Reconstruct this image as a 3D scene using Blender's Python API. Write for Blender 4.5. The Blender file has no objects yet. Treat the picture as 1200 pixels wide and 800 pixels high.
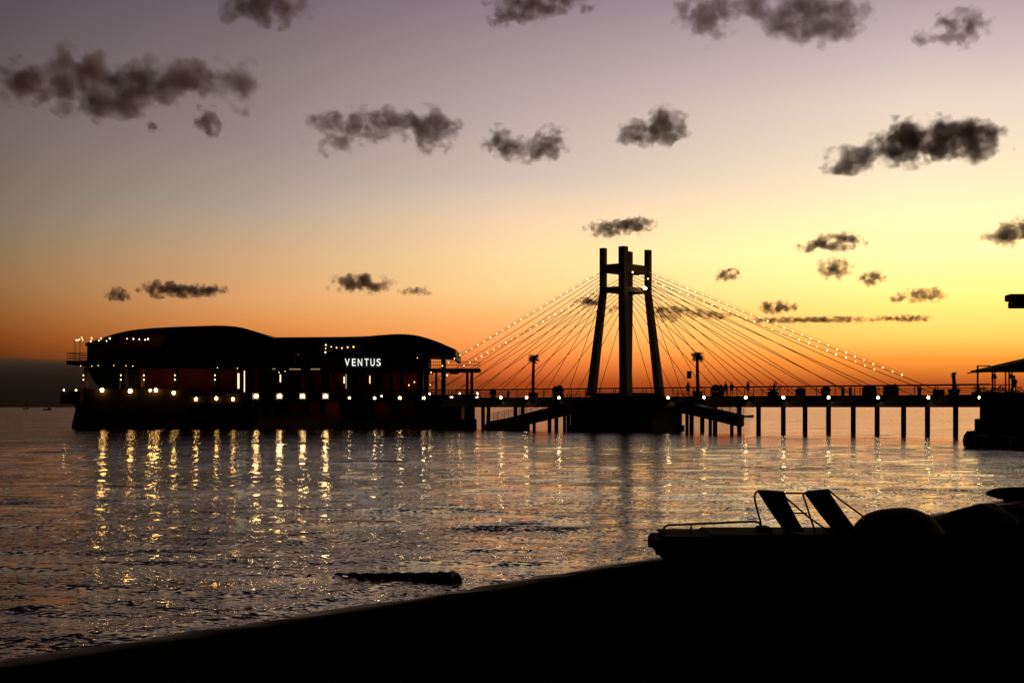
import bpy, bmesh, math, random
import numpy as np
from mathutils import Vector, Matrix, noise as mnoise

random.seed(7)
S = bpy.context.scene
COL = S.collection
F = 1667.0          # focal length in photo pixels (50 mm)
H = 3.1             # camera height above the water
HY = 477.0          # photo row of the sea horizon

def W(px, py, D):   # point at distance D seen at that photo pixel (used to survey the place)
    return Vector(((px - 600.0) / F * D, D, H + (HY - py) / F * D))

def lin(c):
    c = c / 255.0
    return c / 12.92 if c <= 0.04045 else ((c + 0.055) / 1.055) ** 2.4
def L3(r, g, b): return (lin(r), lin(g), lin(b), 1.0)

# ------------------------------------------------------------------ materials
def nodes_of(m):
    m.use_nodes = True
    return m.node_tree.nodes, m.node_tree.links

def surf(name, col, rough=0.7, var=0.25, scale=3.0, metal=0.0, bump=0.0, coords='Object', spec=0.3):
    m = bpy.data.materials.new(name)
    n, l = nodes_of(m)
    b = n['Principled BSDF']
    tc = n.new('ShaderNodeTexCoord')
    nz = n.new('ShaderNodeTexNoise'); nz.inputs['Scale'].default_value = scale
    nz.inputs['Detail'].default_value = 6
    l.new(tc.outputs[coords], nz.inputs['Vector'])
    mx = n.new('ShaderNodeMix'); mx.data_type = 'RGBA'
    mx.inputs[6].default_value = tuple(c * (1 - var) for c in col[:3]) + (1,)
    mx.inputs[7].default_value = tuple(min(1, c * (1 + var)) for c in col[:3]) + (1,)
    l.new(nz.outputs['Fac'], mx.inputs[0])
    l.new(mx.outputs[2], b.inputs['Base Color'])
    b.inputs['Roughness'].default_value = rough
    b.inputs['Metallic'].default_value = metal
    b.inputs['Specular IOR Level'].default_value = spec
    if bump:
        bp = n.new('ShaderNodeBump'); bp.inputs['Strength'].default_value = bump
        bp.inputs['Distance'].default_value = 0.05
        l.new(nz.outputs['Fac'], bp.inputs['Height']); l.new(bp.outputs[0], b.inputs['Normal'])
    return m

def glow(name, col, strength):
    m = bpy.data.materials.new(name)
    n, l = nodes_of(m)
    b = n['Principled BSDF']
    b.inputs['Base Color'].default_value = (0.3, 0.3, 0.28, 1) if strength > 0.1 else (0.03, 0.012, 0.01, 1)
    b.inputs['Emission Color'].default_value = (*col, 1)
    b.inputs['Emission Strength'].default_value = strength
    return m

M = dict(
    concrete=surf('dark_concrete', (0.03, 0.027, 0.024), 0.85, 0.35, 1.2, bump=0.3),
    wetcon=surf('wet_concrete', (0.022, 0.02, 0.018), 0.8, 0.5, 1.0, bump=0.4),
    pylon=surf('pylon_paint', (0.20, 0.115, 0.05), 0.7, 0.3, 0.8),
    steel=surf('weathered_steel', (0.03, 0.028, 0.026), 0.7, 0.3, 5, spec=0.1),
    cable=surf('cable_sheath', (0.35, 0.15, 0.05), 0.6, 0.2, 1.0),
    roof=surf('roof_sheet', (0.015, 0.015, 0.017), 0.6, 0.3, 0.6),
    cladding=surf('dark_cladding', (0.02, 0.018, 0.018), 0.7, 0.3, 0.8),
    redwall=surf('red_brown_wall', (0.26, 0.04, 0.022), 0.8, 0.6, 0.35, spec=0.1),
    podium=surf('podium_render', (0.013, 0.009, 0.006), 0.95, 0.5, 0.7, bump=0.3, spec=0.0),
    wood=surf('timber', (0.14, 0.08, 0.045), 0.7, 0.4, 6),
    foliage=surf('foliage', (0.035, 0.055, 0.02), 0.7, 0.4, 8),
    trunk=surf('palm_trunk_bark', (0.10, 0.07, 0.05), 0.9, 0.4, 12),
    fabric=surf('sling_fabric', (0.05, 0.045, 0.05), 0.85, 0.25, 40),
    hull=surf('boat_hull_plastic', (0.02, 0.01, 0.008), 0.85, 0.3, 3, spec=0.03),
    tarp=surf('tarpaulin', (0.02, 0.01, 0.008), 0.8, 0.3, 4, bump=0.3, spec=0.08),
    rock=surf('wet_rock', (0.045, 0.042, 0.04), 0.7, 0.4, 4, bump=0.6),
    skin=surf('skin', (0.30, 0.18, 0.12), 0.6, 0.1, 10),
    hair=surf('hair', (0.02, 0.015, 0.012), 0.6, 0.3, 30),
    cloth=surf('clothing', (0.06, 0.06, 0.08), 0.9, 0.3, 20),
    board=surf('sign_board', (0.05, 0.05, 0.055), 0.6, 0.2, 4),
    canopy=surf('canopy_cloth', (0.06, 0.05, 0.045), 0.9, 0.2, 3),
    warm=glow('warm_lamp_glass', (1.0, 0.52, 0.14), 95),
    soft=glow('soft_lamp_glass', (1.0, 0.52, 0.14), 45),
    globe=glow('globe_lamp_glass', (1.0, 0.58, 0.22), 100),
    white=glow('white_lamp_glass', (1.0, 0.66, 0.30), 55),
    bulb=glow('festoon_bulb_glass', (1.0, 0.68, 0.30), 4.5),
    sign=glow('sign_letter_face', (0.95, 1.0, 0.90), 1.15),
    tube=glow('tube_light', (1.0, 0.76, 0.48), 1.5),
    dimtube=glow('dim_tube_light', (1.0, 0.62, 0.35), 0.35),
    litpane=glow('lit_window_pane', (0.9, 0.14, 0.05), 0.012),
    interior=glow('interior_lamp_glass', (1.0, 0.42, 0.16), 8),
    flood=glow('floodlight_glass', (1.0, 0.72, 0.35), 60),
)

# ------------------------------------------------------------------ mesh builder
class MB:
    def __init__(s): s.v = []; s.f = []
    def add(s, vs, fs):
        o = len(s.v); s.v += [Vector(v) for v in vs]; s.f += [[i + o for i in f] for f in fs]; return s
    def box(s, a, b):
        (x0, y0, z0), (x1, y1, z1) = a, b
        x0, x1 = sorted((x0, x1)); y0, y1 = sorted((y0, y1)); z0, z1 = sorted((z0, z1))
        return s.add([(x0,y0,z0),(x1,y0,z0),(x1,y1,z0),(x0,y1,z0),(x0,y0,z1),(x1,y0,z1),(x1,y1,z1),(x0,y1,z1)],
                     [(3,2,1,0),(4,5,6,7),(0,1,5,4),(1,2,6,5),(2,3,7,6),(3,0,4,7)])
    def bar(s, a, b, w, d, w2=None, d2=None, side=None):   # rectangular bar from a to b
        a = Vector(a); b = Vector(b); t = (b - a).normalized()
        u = Vector(side) if side is not None else (Vector((0,0,1)).cross(t) if abs(t.z) < 0.95 else Vector((1,0,0)))
        u = (u - t * u.dot(t)).normalized(); v = t.cross(u)
        w2 = w if w2 is None else w2; d2 = d if d2 is None else d2
        vs = [a-u*w/2-v*d/2, a+u*w/2-v*d/2, a+u*w/2+v*d/2, a-u*w/2+v*d/2,
              b-u*w2/2-v*d2/2, b+u*w2/2-v*d2/2, b+u*w2/2+v*d2/2, b-u*w2/2+v*d2/2]
        return s.add(vs, [(3,2,1,0),(4,5,6,7),(0,1,5,4),(1,2,6,5),(2,3,7,6),(3,0,4,7)])
    def tube(s, pts, r, n=8, r2=None, cap=True):
        pts = [Vector(p) for p in pts]; k = len(pts); vs = []; fs = []
        up = None
        for i, p in enumerate(pts):
            t = (pts[min(i+1,k-1)] - pts[max(i-1,0)]).normalized()
            if up is None: up = Vector((0,0,1)) if abs(t.z) < 0.9 else Vector((0,1,0))
            u = (up - t * up.dot(t))
            if u.length < 1e-4: u = t.orthogonal()
            u.normalize(); v = t.cross(u); up = u
            rr = r[i] if isinstance(r, (list, tuple)) else (r if r2 is None else r + (r2 - r) * i / max(1, k-1))
            for j in range(n):
                a = 2*math.pi*j/n; vs.append(p + (u*math.cos(a) + v*math.sin(a))*rr)
        for i in range(k-1):
            for j in range(n):
                fs.append((i*n+j, i*n+(j+1)%n, (i+1)*n+(j+1)%n, (i+1)*n+j))
        if cap: fs.append(tuple(reversed(range(n)))); fs.append(tuple(range((k-1)*n, k*n)))
        return s.add(vs, fs)
    def ball(s, c, r, nu=10, nv=7):
        c = Vector(c); r = Vector((r, r, r)) if not hasattr(r, '__len__') else Vector(r)
        vs = [c + Vector((0,0,r.z))]; fs = []
        for i in range(1, nv):
            th = math.pi*i/nv
            for j in range(nu):
                a = 2*math.pi*j/nu
                vs.append(c + Vector((r.x*math.sin(th)*math.cos(a), r.y*math.sin(th)*math.sin(a), r.z*math.cos(th))))
        vs.append(c - Vector((0,0,r.z))); last = len(vs)-1
        for j in range(nu): fs.append((0, 1+j, 1+(j+1)%nu))
        for i in range(nv-2):
            for j in range(nu):
                a = 1+i*nu+j; b = 1+i*nu+(j+1)%nu; fs.append((a, a+nu, b+nu, b))
        o = 1+(nv-2)*nu
        for j in range(nu): fs.append((last, o+(j+1)%nu, o+j))
        return s.add(vs, fs)
    def prism(s, poly, y0, y1):     # polygon of (x, z) extruded along y
        n = len(poly)
        vs = [(x, y0, z) for x, z in poly] + [(x, y1, z) for x, z in poly]
        fs = [tuple(range(n)), tuple(reversed(range(n, 2*n)))] + [(i, i+n, (i+1)%n+n, (i+1)%n) for i in range(n)]
        return s.add(vs, fs)
    def lathe(s, prof, c=(0,0,0), n=12):
        c = Vector(c); vs = []; fs = []
        for r, z in prof:
            for j in range(n):
                a = 2*math.pi*j/n; vs.append(c + Vector((r*math.cos(a), r*math.sin(a), z)))
        for i in range(len(prof)-1):
            for j in range(n): fs.append((i*n+j, i*n+(j+1)%n, (i+1)*n+(j+1)%n, (i+1)*n+j))
        fs.append(tuple(reversed(range(n)))); fs.append(tuple(range((len(prof)-1)*n, len(prof)*n)))
        return s.add(vs, fs)
    def build(s, name, mat, parent=None, origin=None, smooth=False, bevel=0.0, local=False):
        org = Vector(origin) if origin is not None else Vector((0,0,0))
        if parent is not None and not local: org = parent.location.copy()
        me = bpy.data.meshes.new(name)
        me.from_pydata([tuple(v - org) if not local else tuple(v) for v in s.v], [], s.f)
        bm = bmesh.new(); bm.from_mesh(me); bmesh.ops.recalc_face_normals(bm, faces=bm.faces)
        if bevel: bmesh.ops.bevel(bm, geom=list(bm.edges), offset=bevel, segments=1, affect='EDGES', clamp_overlap=True)
        bm.to_mesh(me); bm.free()
        if smooth: me.polygons.foreach_set('use_smooth', [True]*len(me.polygons))
        me.materials.append(M[mat] if isinstance(mat, str) else mat)
        o = bpy.data.objects.new(name, me); COL.objects.link(o)
        if parent is not None: o.parent = parent
        elif not local: o.location = org
        return o

def tag(o, label, cat, group=None):
    o['label'] = label; o['category'] = cat
    if group: o['group'] = group
    return o
def thing(name, label, cat, loc=(0,0,0), group=None, rz=0.0):
    o = bpy.data.objects.new(name, None); COL.objects.link(o)
    o.empty_display_size = 0.2
    o.location = loc; o.rotation_euler = (0,0,rz); return tag(o, label, cat, group)
def kids(o): return [c for c in bpy.data.objects if c.parent == o]
def dup(root, loc, rz=None, label=None, group=None, scale=None):
    r = root.copy(); COL.objects.link(r); r.location = loc
    if rz is not None: r.rotation_euler = (0,0,rz)
    if scale is not None: r.scale = scale
    if label: r['label'] = label
    if group: r['group'] = group
    for ch in kids(root):
        c = ch.copy(); COL.objects.link(c); c.parent = r
        for g in kids(ch):
            d = g.copy(); COL.objects.link(d); d.parent = c
    return r
def structure(o, kind='structure'): o['kind'] = kind; return o
ORD = 'first second third fourth fifth sixth seventh eighth ninth tenth eleventh twelfth thirteenth fourteenth fifteenth sixteenth'.split()

# ------------------------------------------------------------------ camera
cam = bpy.data.cameras.new('camera'); co = bpy.data.objects.new('camera', cam); COL.objects.link(co)
co.location = (0, 0, H); co.rotation_euler = (math.radians(90), 0, 0)
cam.lens = 50; cam.sensor_width = 36; cam.shift_y = (HY - 400) / 1200.0
cam.clip_start = 0.1; cam.clip_end = 200000
S.camera = co

# ------------------------------------------------------------------ dusk sky
world = bpy.data.worlds.new('World'); S.world = world; world.use_nodes = True
wn, wl = world.node_tree.nodes, world.node_tree.links
bg = wn['Background']
def math_node(op, a=None, b=None, c=None, clamp=False, tree=None):
    n, l = tree if tree else (wn, wl)
    k = n.new('ShaderNodeMath'); k.operation = op; k.use_clamp = clamp
    for i, x in enumerate((a, b, c)):
        if x is None: continue
        if isinstance(x, (int, float)): k.inputs[i].default_value = x
        else: l.new(x, k.inputs[i])
    return k.outputs[0]
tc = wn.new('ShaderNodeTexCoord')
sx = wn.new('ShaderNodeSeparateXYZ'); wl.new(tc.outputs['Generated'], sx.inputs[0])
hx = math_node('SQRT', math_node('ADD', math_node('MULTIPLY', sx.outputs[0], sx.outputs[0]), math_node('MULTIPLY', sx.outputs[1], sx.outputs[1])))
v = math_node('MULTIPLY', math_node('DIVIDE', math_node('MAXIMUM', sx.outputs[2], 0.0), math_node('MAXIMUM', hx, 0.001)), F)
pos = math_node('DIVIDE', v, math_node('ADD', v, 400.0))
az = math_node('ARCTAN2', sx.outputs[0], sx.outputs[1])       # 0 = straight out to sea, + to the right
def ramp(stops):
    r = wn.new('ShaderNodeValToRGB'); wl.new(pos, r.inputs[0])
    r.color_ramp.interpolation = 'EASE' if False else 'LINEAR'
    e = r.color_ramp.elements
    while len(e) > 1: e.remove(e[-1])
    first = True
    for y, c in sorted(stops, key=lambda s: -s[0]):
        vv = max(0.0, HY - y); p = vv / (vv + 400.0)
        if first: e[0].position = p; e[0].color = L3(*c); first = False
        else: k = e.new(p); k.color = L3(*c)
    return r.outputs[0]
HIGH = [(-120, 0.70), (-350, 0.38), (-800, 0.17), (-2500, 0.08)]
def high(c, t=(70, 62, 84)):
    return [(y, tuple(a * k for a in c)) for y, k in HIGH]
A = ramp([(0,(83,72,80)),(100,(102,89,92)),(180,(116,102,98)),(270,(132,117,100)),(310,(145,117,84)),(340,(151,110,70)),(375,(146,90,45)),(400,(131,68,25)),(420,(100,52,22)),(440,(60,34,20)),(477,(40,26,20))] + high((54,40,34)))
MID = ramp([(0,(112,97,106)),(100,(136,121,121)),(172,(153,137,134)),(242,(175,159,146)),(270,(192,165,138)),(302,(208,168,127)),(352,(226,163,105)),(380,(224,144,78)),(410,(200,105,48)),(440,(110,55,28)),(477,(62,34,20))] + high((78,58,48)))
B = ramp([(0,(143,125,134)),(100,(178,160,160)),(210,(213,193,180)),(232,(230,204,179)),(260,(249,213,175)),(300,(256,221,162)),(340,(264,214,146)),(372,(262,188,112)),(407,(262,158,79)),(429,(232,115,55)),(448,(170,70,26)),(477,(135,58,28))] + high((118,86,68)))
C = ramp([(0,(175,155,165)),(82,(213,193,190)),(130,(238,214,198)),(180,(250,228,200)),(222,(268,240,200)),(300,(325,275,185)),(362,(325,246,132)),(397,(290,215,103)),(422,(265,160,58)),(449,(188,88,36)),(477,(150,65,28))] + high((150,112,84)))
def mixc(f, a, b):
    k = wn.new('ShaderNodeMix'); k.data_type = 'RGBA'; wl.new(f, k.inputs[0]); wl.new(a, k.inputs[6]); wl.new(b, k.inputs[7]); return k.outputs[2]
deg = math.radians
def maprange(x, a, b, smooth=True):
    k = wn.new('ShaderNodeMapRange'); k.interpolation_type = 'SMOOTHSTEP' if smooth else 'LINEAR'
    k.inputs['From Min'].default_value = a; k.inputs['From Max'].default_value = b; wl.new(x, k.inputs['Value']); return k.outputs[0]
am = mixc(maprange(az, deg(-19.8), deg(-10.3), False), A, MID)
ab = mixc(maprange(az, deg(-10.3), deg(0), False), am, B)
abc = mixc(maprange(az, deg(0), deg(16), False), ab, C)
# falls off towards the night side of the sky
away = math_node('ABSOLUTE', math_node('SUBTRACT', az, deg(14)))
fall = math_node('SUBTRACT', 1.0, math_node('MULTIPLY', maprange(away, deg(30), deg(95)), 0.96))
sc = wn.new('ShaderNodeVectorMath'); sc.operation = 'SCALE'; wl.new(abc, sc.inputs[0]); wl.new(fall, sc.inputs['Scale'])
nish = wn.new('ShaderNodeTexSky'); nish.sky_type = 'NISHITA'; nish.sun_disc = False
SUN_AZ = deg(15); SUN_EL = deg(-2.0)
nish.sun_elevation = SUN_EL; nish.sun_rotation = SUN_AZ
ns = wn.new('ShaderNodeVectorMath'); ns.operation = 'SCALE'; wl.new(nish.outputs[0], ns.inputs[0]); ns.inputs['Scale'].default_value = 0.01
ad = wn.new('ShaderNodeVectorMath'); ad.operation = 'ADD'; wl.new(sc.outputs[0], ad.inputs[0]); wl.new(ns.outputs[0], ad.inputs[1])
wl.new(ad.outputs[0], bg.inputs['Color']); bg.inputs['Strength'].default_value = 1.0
world.cycles.sampling_method = 'AUTOMATIC'

# last warm light of the sun that has just set
sun = bpy.data.lights.new('sun', 'SUN'); sun.energy = 0.012; sun.angle = deg(12); sun.color = (1.0, 0.55, 0.25)
so = bpy.data.objects.new('sun', sun); COL.objects.link(so)
sd = Vector((math.sin(SUN_AZ), math.cos(SUN_AZ), math.tan(deg(3))))
so.rotation_euler = sd.to_track_quat('Z', 'Y').to_euler()

# ------------------------------------------------------------------ beach and water
def shore_s(x, y): return (x + 6.2) * 0.793 - (y - 17.3) * 0.61     # metres inland of the waterline
def beach_z(x, y):
    s = shore_s(x, y) + 0.16 * mnoise.noise(Vector((x*0.25, y*0.25, 3.1))) + 0.12 * mnoise.noise(Vector((x*0.9, y*0.9, 1.7)))
    z = 0.13 * s if s < 7 else 0.91 + 0.04 * (s - 7)
    z = max(z, -3.0)
    return z + 0.03 * mnoise.noise(Vector((x*1.4, y*1.4, 0))) + 0.015 * mnoise.noise(Vector((x*4, y*4, 9)))
def axis(lo, hi, near_lo, near_hi, fine, coarse):
    a = []; x = lo
    while x < hi: a.append(x); x += fine if near_lo <= x <= near_hi else coarse
    return a + [hi]
def grid(name, xs, ys, zf, mat):
    nx, ny = len(xs), len(ys)
    vs = [(x, y, zf(x, y)) for y in ys for x in xs]
    fs = [(j*nx+i, j*nx+i+1, (j+1)*nx+i+1, (j+1)*nx+i) for j in range(ny-1) for i in range(nx-1)]
    me = bpy.data.meshes.new(name); me.from_pydata(vs, [], fs)
    me.polygons.foreach_set('use_smooth', [True]*len(fs)); me.materials.append(mat)
    o = bpy.data.objects.new(name, me); COL.objects.link(o); return o
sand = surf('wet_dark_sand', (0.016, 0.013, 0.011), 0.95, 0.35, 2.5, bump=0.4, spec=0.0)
def wet_edge(m):      # sand still wet from the wash is smoother and darker, dry sand is matt
    n, l = nodes_of(m); b = n['Principled BSDF']
    g = n.new('ShaderNodeNewGeometry'); sp = n.new('ShaderNodeSeparateXYZ'); l.new(g.outputs['Position'], sp.inputs[0])
    z = n.new('ShaderNodeTexNoise'); z.inputs['Scale'].default_value = 1.3; z.inputs['Detail'].default_value = 4; l.new(g.outputs['Position'], z.inputs['Vector'])
    h = math_node('ADD', sp.outputs[2], math_node('MULTIPLY', math_node('SUBTRACT', z.outputs['Fac'], 0.5, tree=(n, l)), 0.16, tree=(n, l)), tree=(n, l))
    for lo, hi, sock in ((0.45, 0.95, 'Roughness'), (0.10, 0.0, 'Specular IOR Level')):
        mr = n.new('ShaderNodeMapRange'); mr.interpolation_type = 'SMOOTHSTEP'; l.new(h, mr.inputs['Value'])
        mr.inputs['From Min'].default_value = 0.0; mr.inputs['From Max'].default_value = 0.16
        mr.inputs['To Min'].default_value = lo; mr.inputs['To Max'].default_value = hi; l.new(mr.outputs[0], b.inputs[sock])
wet_edge(sand)
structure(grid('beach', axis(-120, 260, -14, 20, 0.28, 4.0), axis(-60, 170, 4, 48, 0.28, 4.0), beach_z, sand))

def water_material():
    m = bpy.data.materials.new('sea_water'); n, l = nodes_of(m); t = (n, l)
    b = n['Principled BSDF']
    b.inputs['Base Color'].default_value = (0.010, 0.007, 0.004, 1)
    b.inputs['IOR'].default_value = 1.333
    b.inputs['Roughness'].default_value = 0.05
    geo = n.new('ShaderNodeNewGeometry')
    def slope(scale, stretch, amp, detail, rough=0.55, rot=0.12):
        mp = n.new('ShaderNodeMapping'); mp.inputs['Scale'].default_value = (scale*stretch, scale, scale)
        mp.inputs['Rotation'].default_value = (0, 0, rot)
        l.new(geo.outputs['Position'], mp.inputs['Vector'])
        z = n.new('ShaderNodeTexNoise'); z.inputs['Scale'].default_value = 1.0; z.inputs['Detail'].default_value = detail
        z.inputs['Roughness'].default_value = rough
        l.new(mp.outputs[0], z.inputs['Vector'])
        s = n.new('ShaderNodeVectorMath'); s.operation = 'SUBTRACT'; l.new(z.outputs['Color'], s.inputs[0]); s.inputs[1].default_value = (0.5, 0.5, 0.5)
        k = n.new('ShaderNodeVectorMath'); k.operation = 'MULTIPLY'; l.new(s.outputs[0], k.inputs[0]); k.inputs[1].default_value = (amp*0.45, amp, 0)
        return k.outputs[0]
    def vadd(a, b_):
        k = n.new('ShaderNodeVectorMath'); k.operation = 'ADD'; l.new(a, k.inputs[0])
        if isinstance(b_, tuple): k.inputs[1].default_value = b_
        else: l.new(b_, k.inputs[1])
        return k.outputs[0]
    # wind patches: ripples are stronger in some streaks than in others
    mp = n.new('ShaderNodeMapping'); mp.inputs['Scale'].default_value = (0.035, 0.11, 0.1); l.new(geo.outputs['Position'], mp.inputs['Vector'])
    pz = n.new('ShaderNodeTexNoise'); pz.inputs['Scale'].default_value = 1; pz.inputs['Detail'].default_value = 4; l.new(mp.outputs[0], pz.inputs['Vector'])
    pr = n.new('ShaderNodeMapRange'); pr.inputs['From Min'].default_value = 0.35; pr.inputs['From Max'].default_value = 0.65
    pr.inputs['To Min'].default_value = 0.55; pr.inputs['To Max'].default_value = 1.35; l.new(pz.outputs['Fac'], pr.inputs['Value'])
    fine = vadd(slope(13.0, 0.6, 1.25, 4), slope(2.2, 0.40, 0.52, 4))
    fs = n.new('ShaderNodeVectorMath'); fs.operation = 'SCALE'; l.new(fine, fs.inputs[0]); l.new(pr.outputs[0], fs.inputs['Scale'])
    tot = vadd(fs.outputs[0], slope(0.30, 0.30, 0.16, 2))
    # a few steeper wave faces among the ripples
    mw = n.new('ShaderNodeMapping'); mw.inputs['Scale'].default_value = (0.10, 0.17, 0.15); mw.inputs['Rotation'].default_value = (0, 0, 0.15); mw.inputs['Location'].default_value = (3.3, 8.1, 0)
    l.new(geo.outputs['Position'], mw.inputs['Vector'])
    wz = n.new('ShaderNodeTexNoise'); wz.inputs['Scale'].default_value = 1; wz.inputs['Detail'].default_value = 3; l.new(mw.outputs[0], wz.inputs['Vector'])
    wr = n.new('ShaderNodeMapRange'); wr.interpolation_type = 'SMOOTHSTEP'; wr.inputs['From Min'].default_value = 0.58; wr.inputs['From Max'].default_value = 0.70; l.new(wz.outputs['Fac'], wr.inputs['Value'])
    wv = n.new('ShaderNodeVectorMath'); wv.operation = 'SCALE'; wv.inputs[0].default_value = (0.02, -0.16, 0); l.new(wr.outputs[0], wv.inputs['Scale'])
    tot = vadd(tot, wv.outputs[0])
    nrm = n.new('ShaderNodeVectorMath'); nrm.operation = 'NORMALIZE'
    l.new(vadd(vadd(tot, geo.outputs['Normal']), (0, 0, 0)), nrm.inputs[0])
    l.new(nrm.outputs[0], b.inputs['Normal'])
    return m

def make_water():
    rs = [7.0]
    while rs[-1] < 60000:
        r = rs[-1]; rs.append(r * (1.008 if r < 120 else 1.03 if r < 600 else 1.15))
    angs = [a for a in np.arange(-85, -26, 2.5)] + [a for a in np.arange(-26, 26, 0.2)] + [a for a in np.arange(26, 86, 2.5)]
    R, T = np.meshgrid(np.array(rs), np.radians(np.array(angs)), indexing='ij')
    X = R*np.sin(T); Y = R*np.cos(T)
    rng = np.random.RandomState(4)
    Z = np.zeros_like(X)
    for k in range(40):
        lam = 0.9 * (6.5 ** rng.rand()); th = math.radians(-90 + rng.normal(0, 13) - 12)
        amp = 0.0019 * lam ** 0.75 * (0.5 + rng.rand())
        ph = rng.rand()*6.28
        q = 2*math.pi/lam*(X*math.cos(th)+Y*math.sin(th)) + ph
        Z += amp*(np.sin(q) + 0.22*np.cos(2*q))
    fade = np.clip((260 - R)/200, 0, 1)
    sh = (X+6.2)*0.793 - (Y-17.3)*0.61           # small waves running up the sand
    wob = 0.5*np.sin(0.5*X+0.3*Y) + 0.3*np.sin(1.3*X-0.4*Y+1)
    Z = Z*fade*np.clip((-sh+0.5)/4.0, 0.25, 1)
    for off, a, wd in ((-1.2, 0.03, 0.16), (-3.4, 0.035, 0.26), (-8.5, 0.02, 0.4)):
        mod = 0.5 + 0.5*np.sin(0.23*(X*0.61+Y*0.793)+off*2.1)
        Z += a*mod*np.exp(-((sh-off+wob)/wd)**2)*np.clip((90-R)/40, 0, 1)
    V = np.stack([X, Y, Z], -1).reshape(-1, 3)
    nr, na = R.shape
    i = np.arange(nr-1)[:, None]*na + np.arange(na-1)[None, :]
    Fc = np.stack([i, i+1, i+na+1, i+na], -1).reshape(-1, 4)
    me = bpy.data.meshes.new('water'); me.from_pydata(V.tolist(), [], Fc.tolist())
    me.polygons.foreach_set('use_smooth', [True]*len(me.polygons)); me.materials.append(water_material())
    me.flip_normals() if me.polygons[0].normal.z < 0 else None
    o = bpy.data.objects.new('water', me); COL.objects.link(o); return structure(o)
make_water()

# ------------------------------------------------------------------ clouds (volumes, each at its own place in one cloud deck)
def cloud_volume(name, blobs, tau, seed, size, world_unit):
    m = bpy.data.materials.new(name); n, l = nodes_of(m); t = (n, l)
    n.remove(n['Principled BSDF']); out = n['Material Output']
    tc = n.new('ShaderNodeTexCoord')
    total = None
    # edges are torn by warping the lookup
    mpw = n.new('ShaderNodeVectorMath'); mpw.operation = 'ADD'; l.new(tc.outputs['Object'], mpw.inputs[0]); mpw.inputs[1].default_value = (seed*91.7, seed*37.1, seed*53.3)
    def nz(scale, detail, rough):
        k = n.new('ShaderNodeTexNoise'); k.inputs['Scale'].default_value = scale; k.inputs['Detail'].default_value = detail; k.inputs['Roughness'].default_value = rough
        l.new(mpw.outputs[0], k.inputs['Vector']); return k
    warp = nz(1.5/size, 5, 0.6)
    ws = n.new('ShaderNodeVectorMath'); ws.operation = 'MULTIPLY_ADD'; l.new(warp.outputs['Color'], ws.inputs[0]); ws.inputs[1].default_value = (size*1.5,)*3
    off = n.new('ShaderNodeVectorMath'); off.operation = 'SUBTRACT'; l.new(tc.outputs['Object'], off.inputs[0]); off.inputs[1].default_value = (size*0.75,)*3
    l.new(off.outputs[0], ws.inputs[2])
    for (x, z, rx, rz, ry) in blobs:
        a = n.new('ShaderNodeVectorMath'); a.operation = 'SUBTRACT'; l.new(ws.outputs[0], a.inputs[0]); a.inputs[1].default_value = (x, 0, z)
        b = n.new('ShaderNodeVectorMath'); b.operation = 'DIVIDE'; l.new(a.outputs[0], b.inputs[0]); b.inputs[1].default_value = (rx, ry, rz)
        d = n.new('ShaderNodeVectorMath'); d.operation = 'DOT_PRODUCT'; l.new(b.outputs[0], d.inputs[0]); l.new(b.outputs[0], d.inputs[1])
        s = math_node('SUBTRACT', 1.0, d.outputs['Value'], tree=t); s = math_node('MAXIMUM', s, 0.0, tree=t)
        total = s if total is None else math_node('ADD', total, s, tree=t)
    total = math_node('MINIMUM', total, 1.0, tree=t)
    f1 = nz(1.7/size, 7, 0.5)
    e = math_node('MULTIPLY', math_node('SUBTRACT', f1.outputs['Fac'], 0.5, tree=t), 5.2, tree=t)
    dn = math_node('ADD', math_node('MULTIPLY', total, 1.25, tree=t), e, tree=t)
    dn = math_node('SUBTRACT', dn, 0.70, tree=t)
    dn = math_node('MULTIPLY', dn, 1.5, clamp=True, tree=t)
    gate = math_node('MULTIPLY', total, 5.0, clamp=True, tree=t)
    dn = math_node('MULTIPLY', dn, gate, tree=t)
    ymax = max(b[4] for b in blobs)
    dn = math_node('MULTIPLY', dn, tau/(1.3*ymax*world_unit), tree=t)
    vol = n.new('ShaderNodeVolumePrincipled')
    vol.inputs['Color'].default_value = (1.0, 0.78, 0.82, 1)
    vol.inputs['Anisotropy'].default_value = 0.2
    l.new(dn, vol.inputs['Density'])
    l.new(vol.outputs[0], out.inputs['Volume'])
    return m

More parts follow.
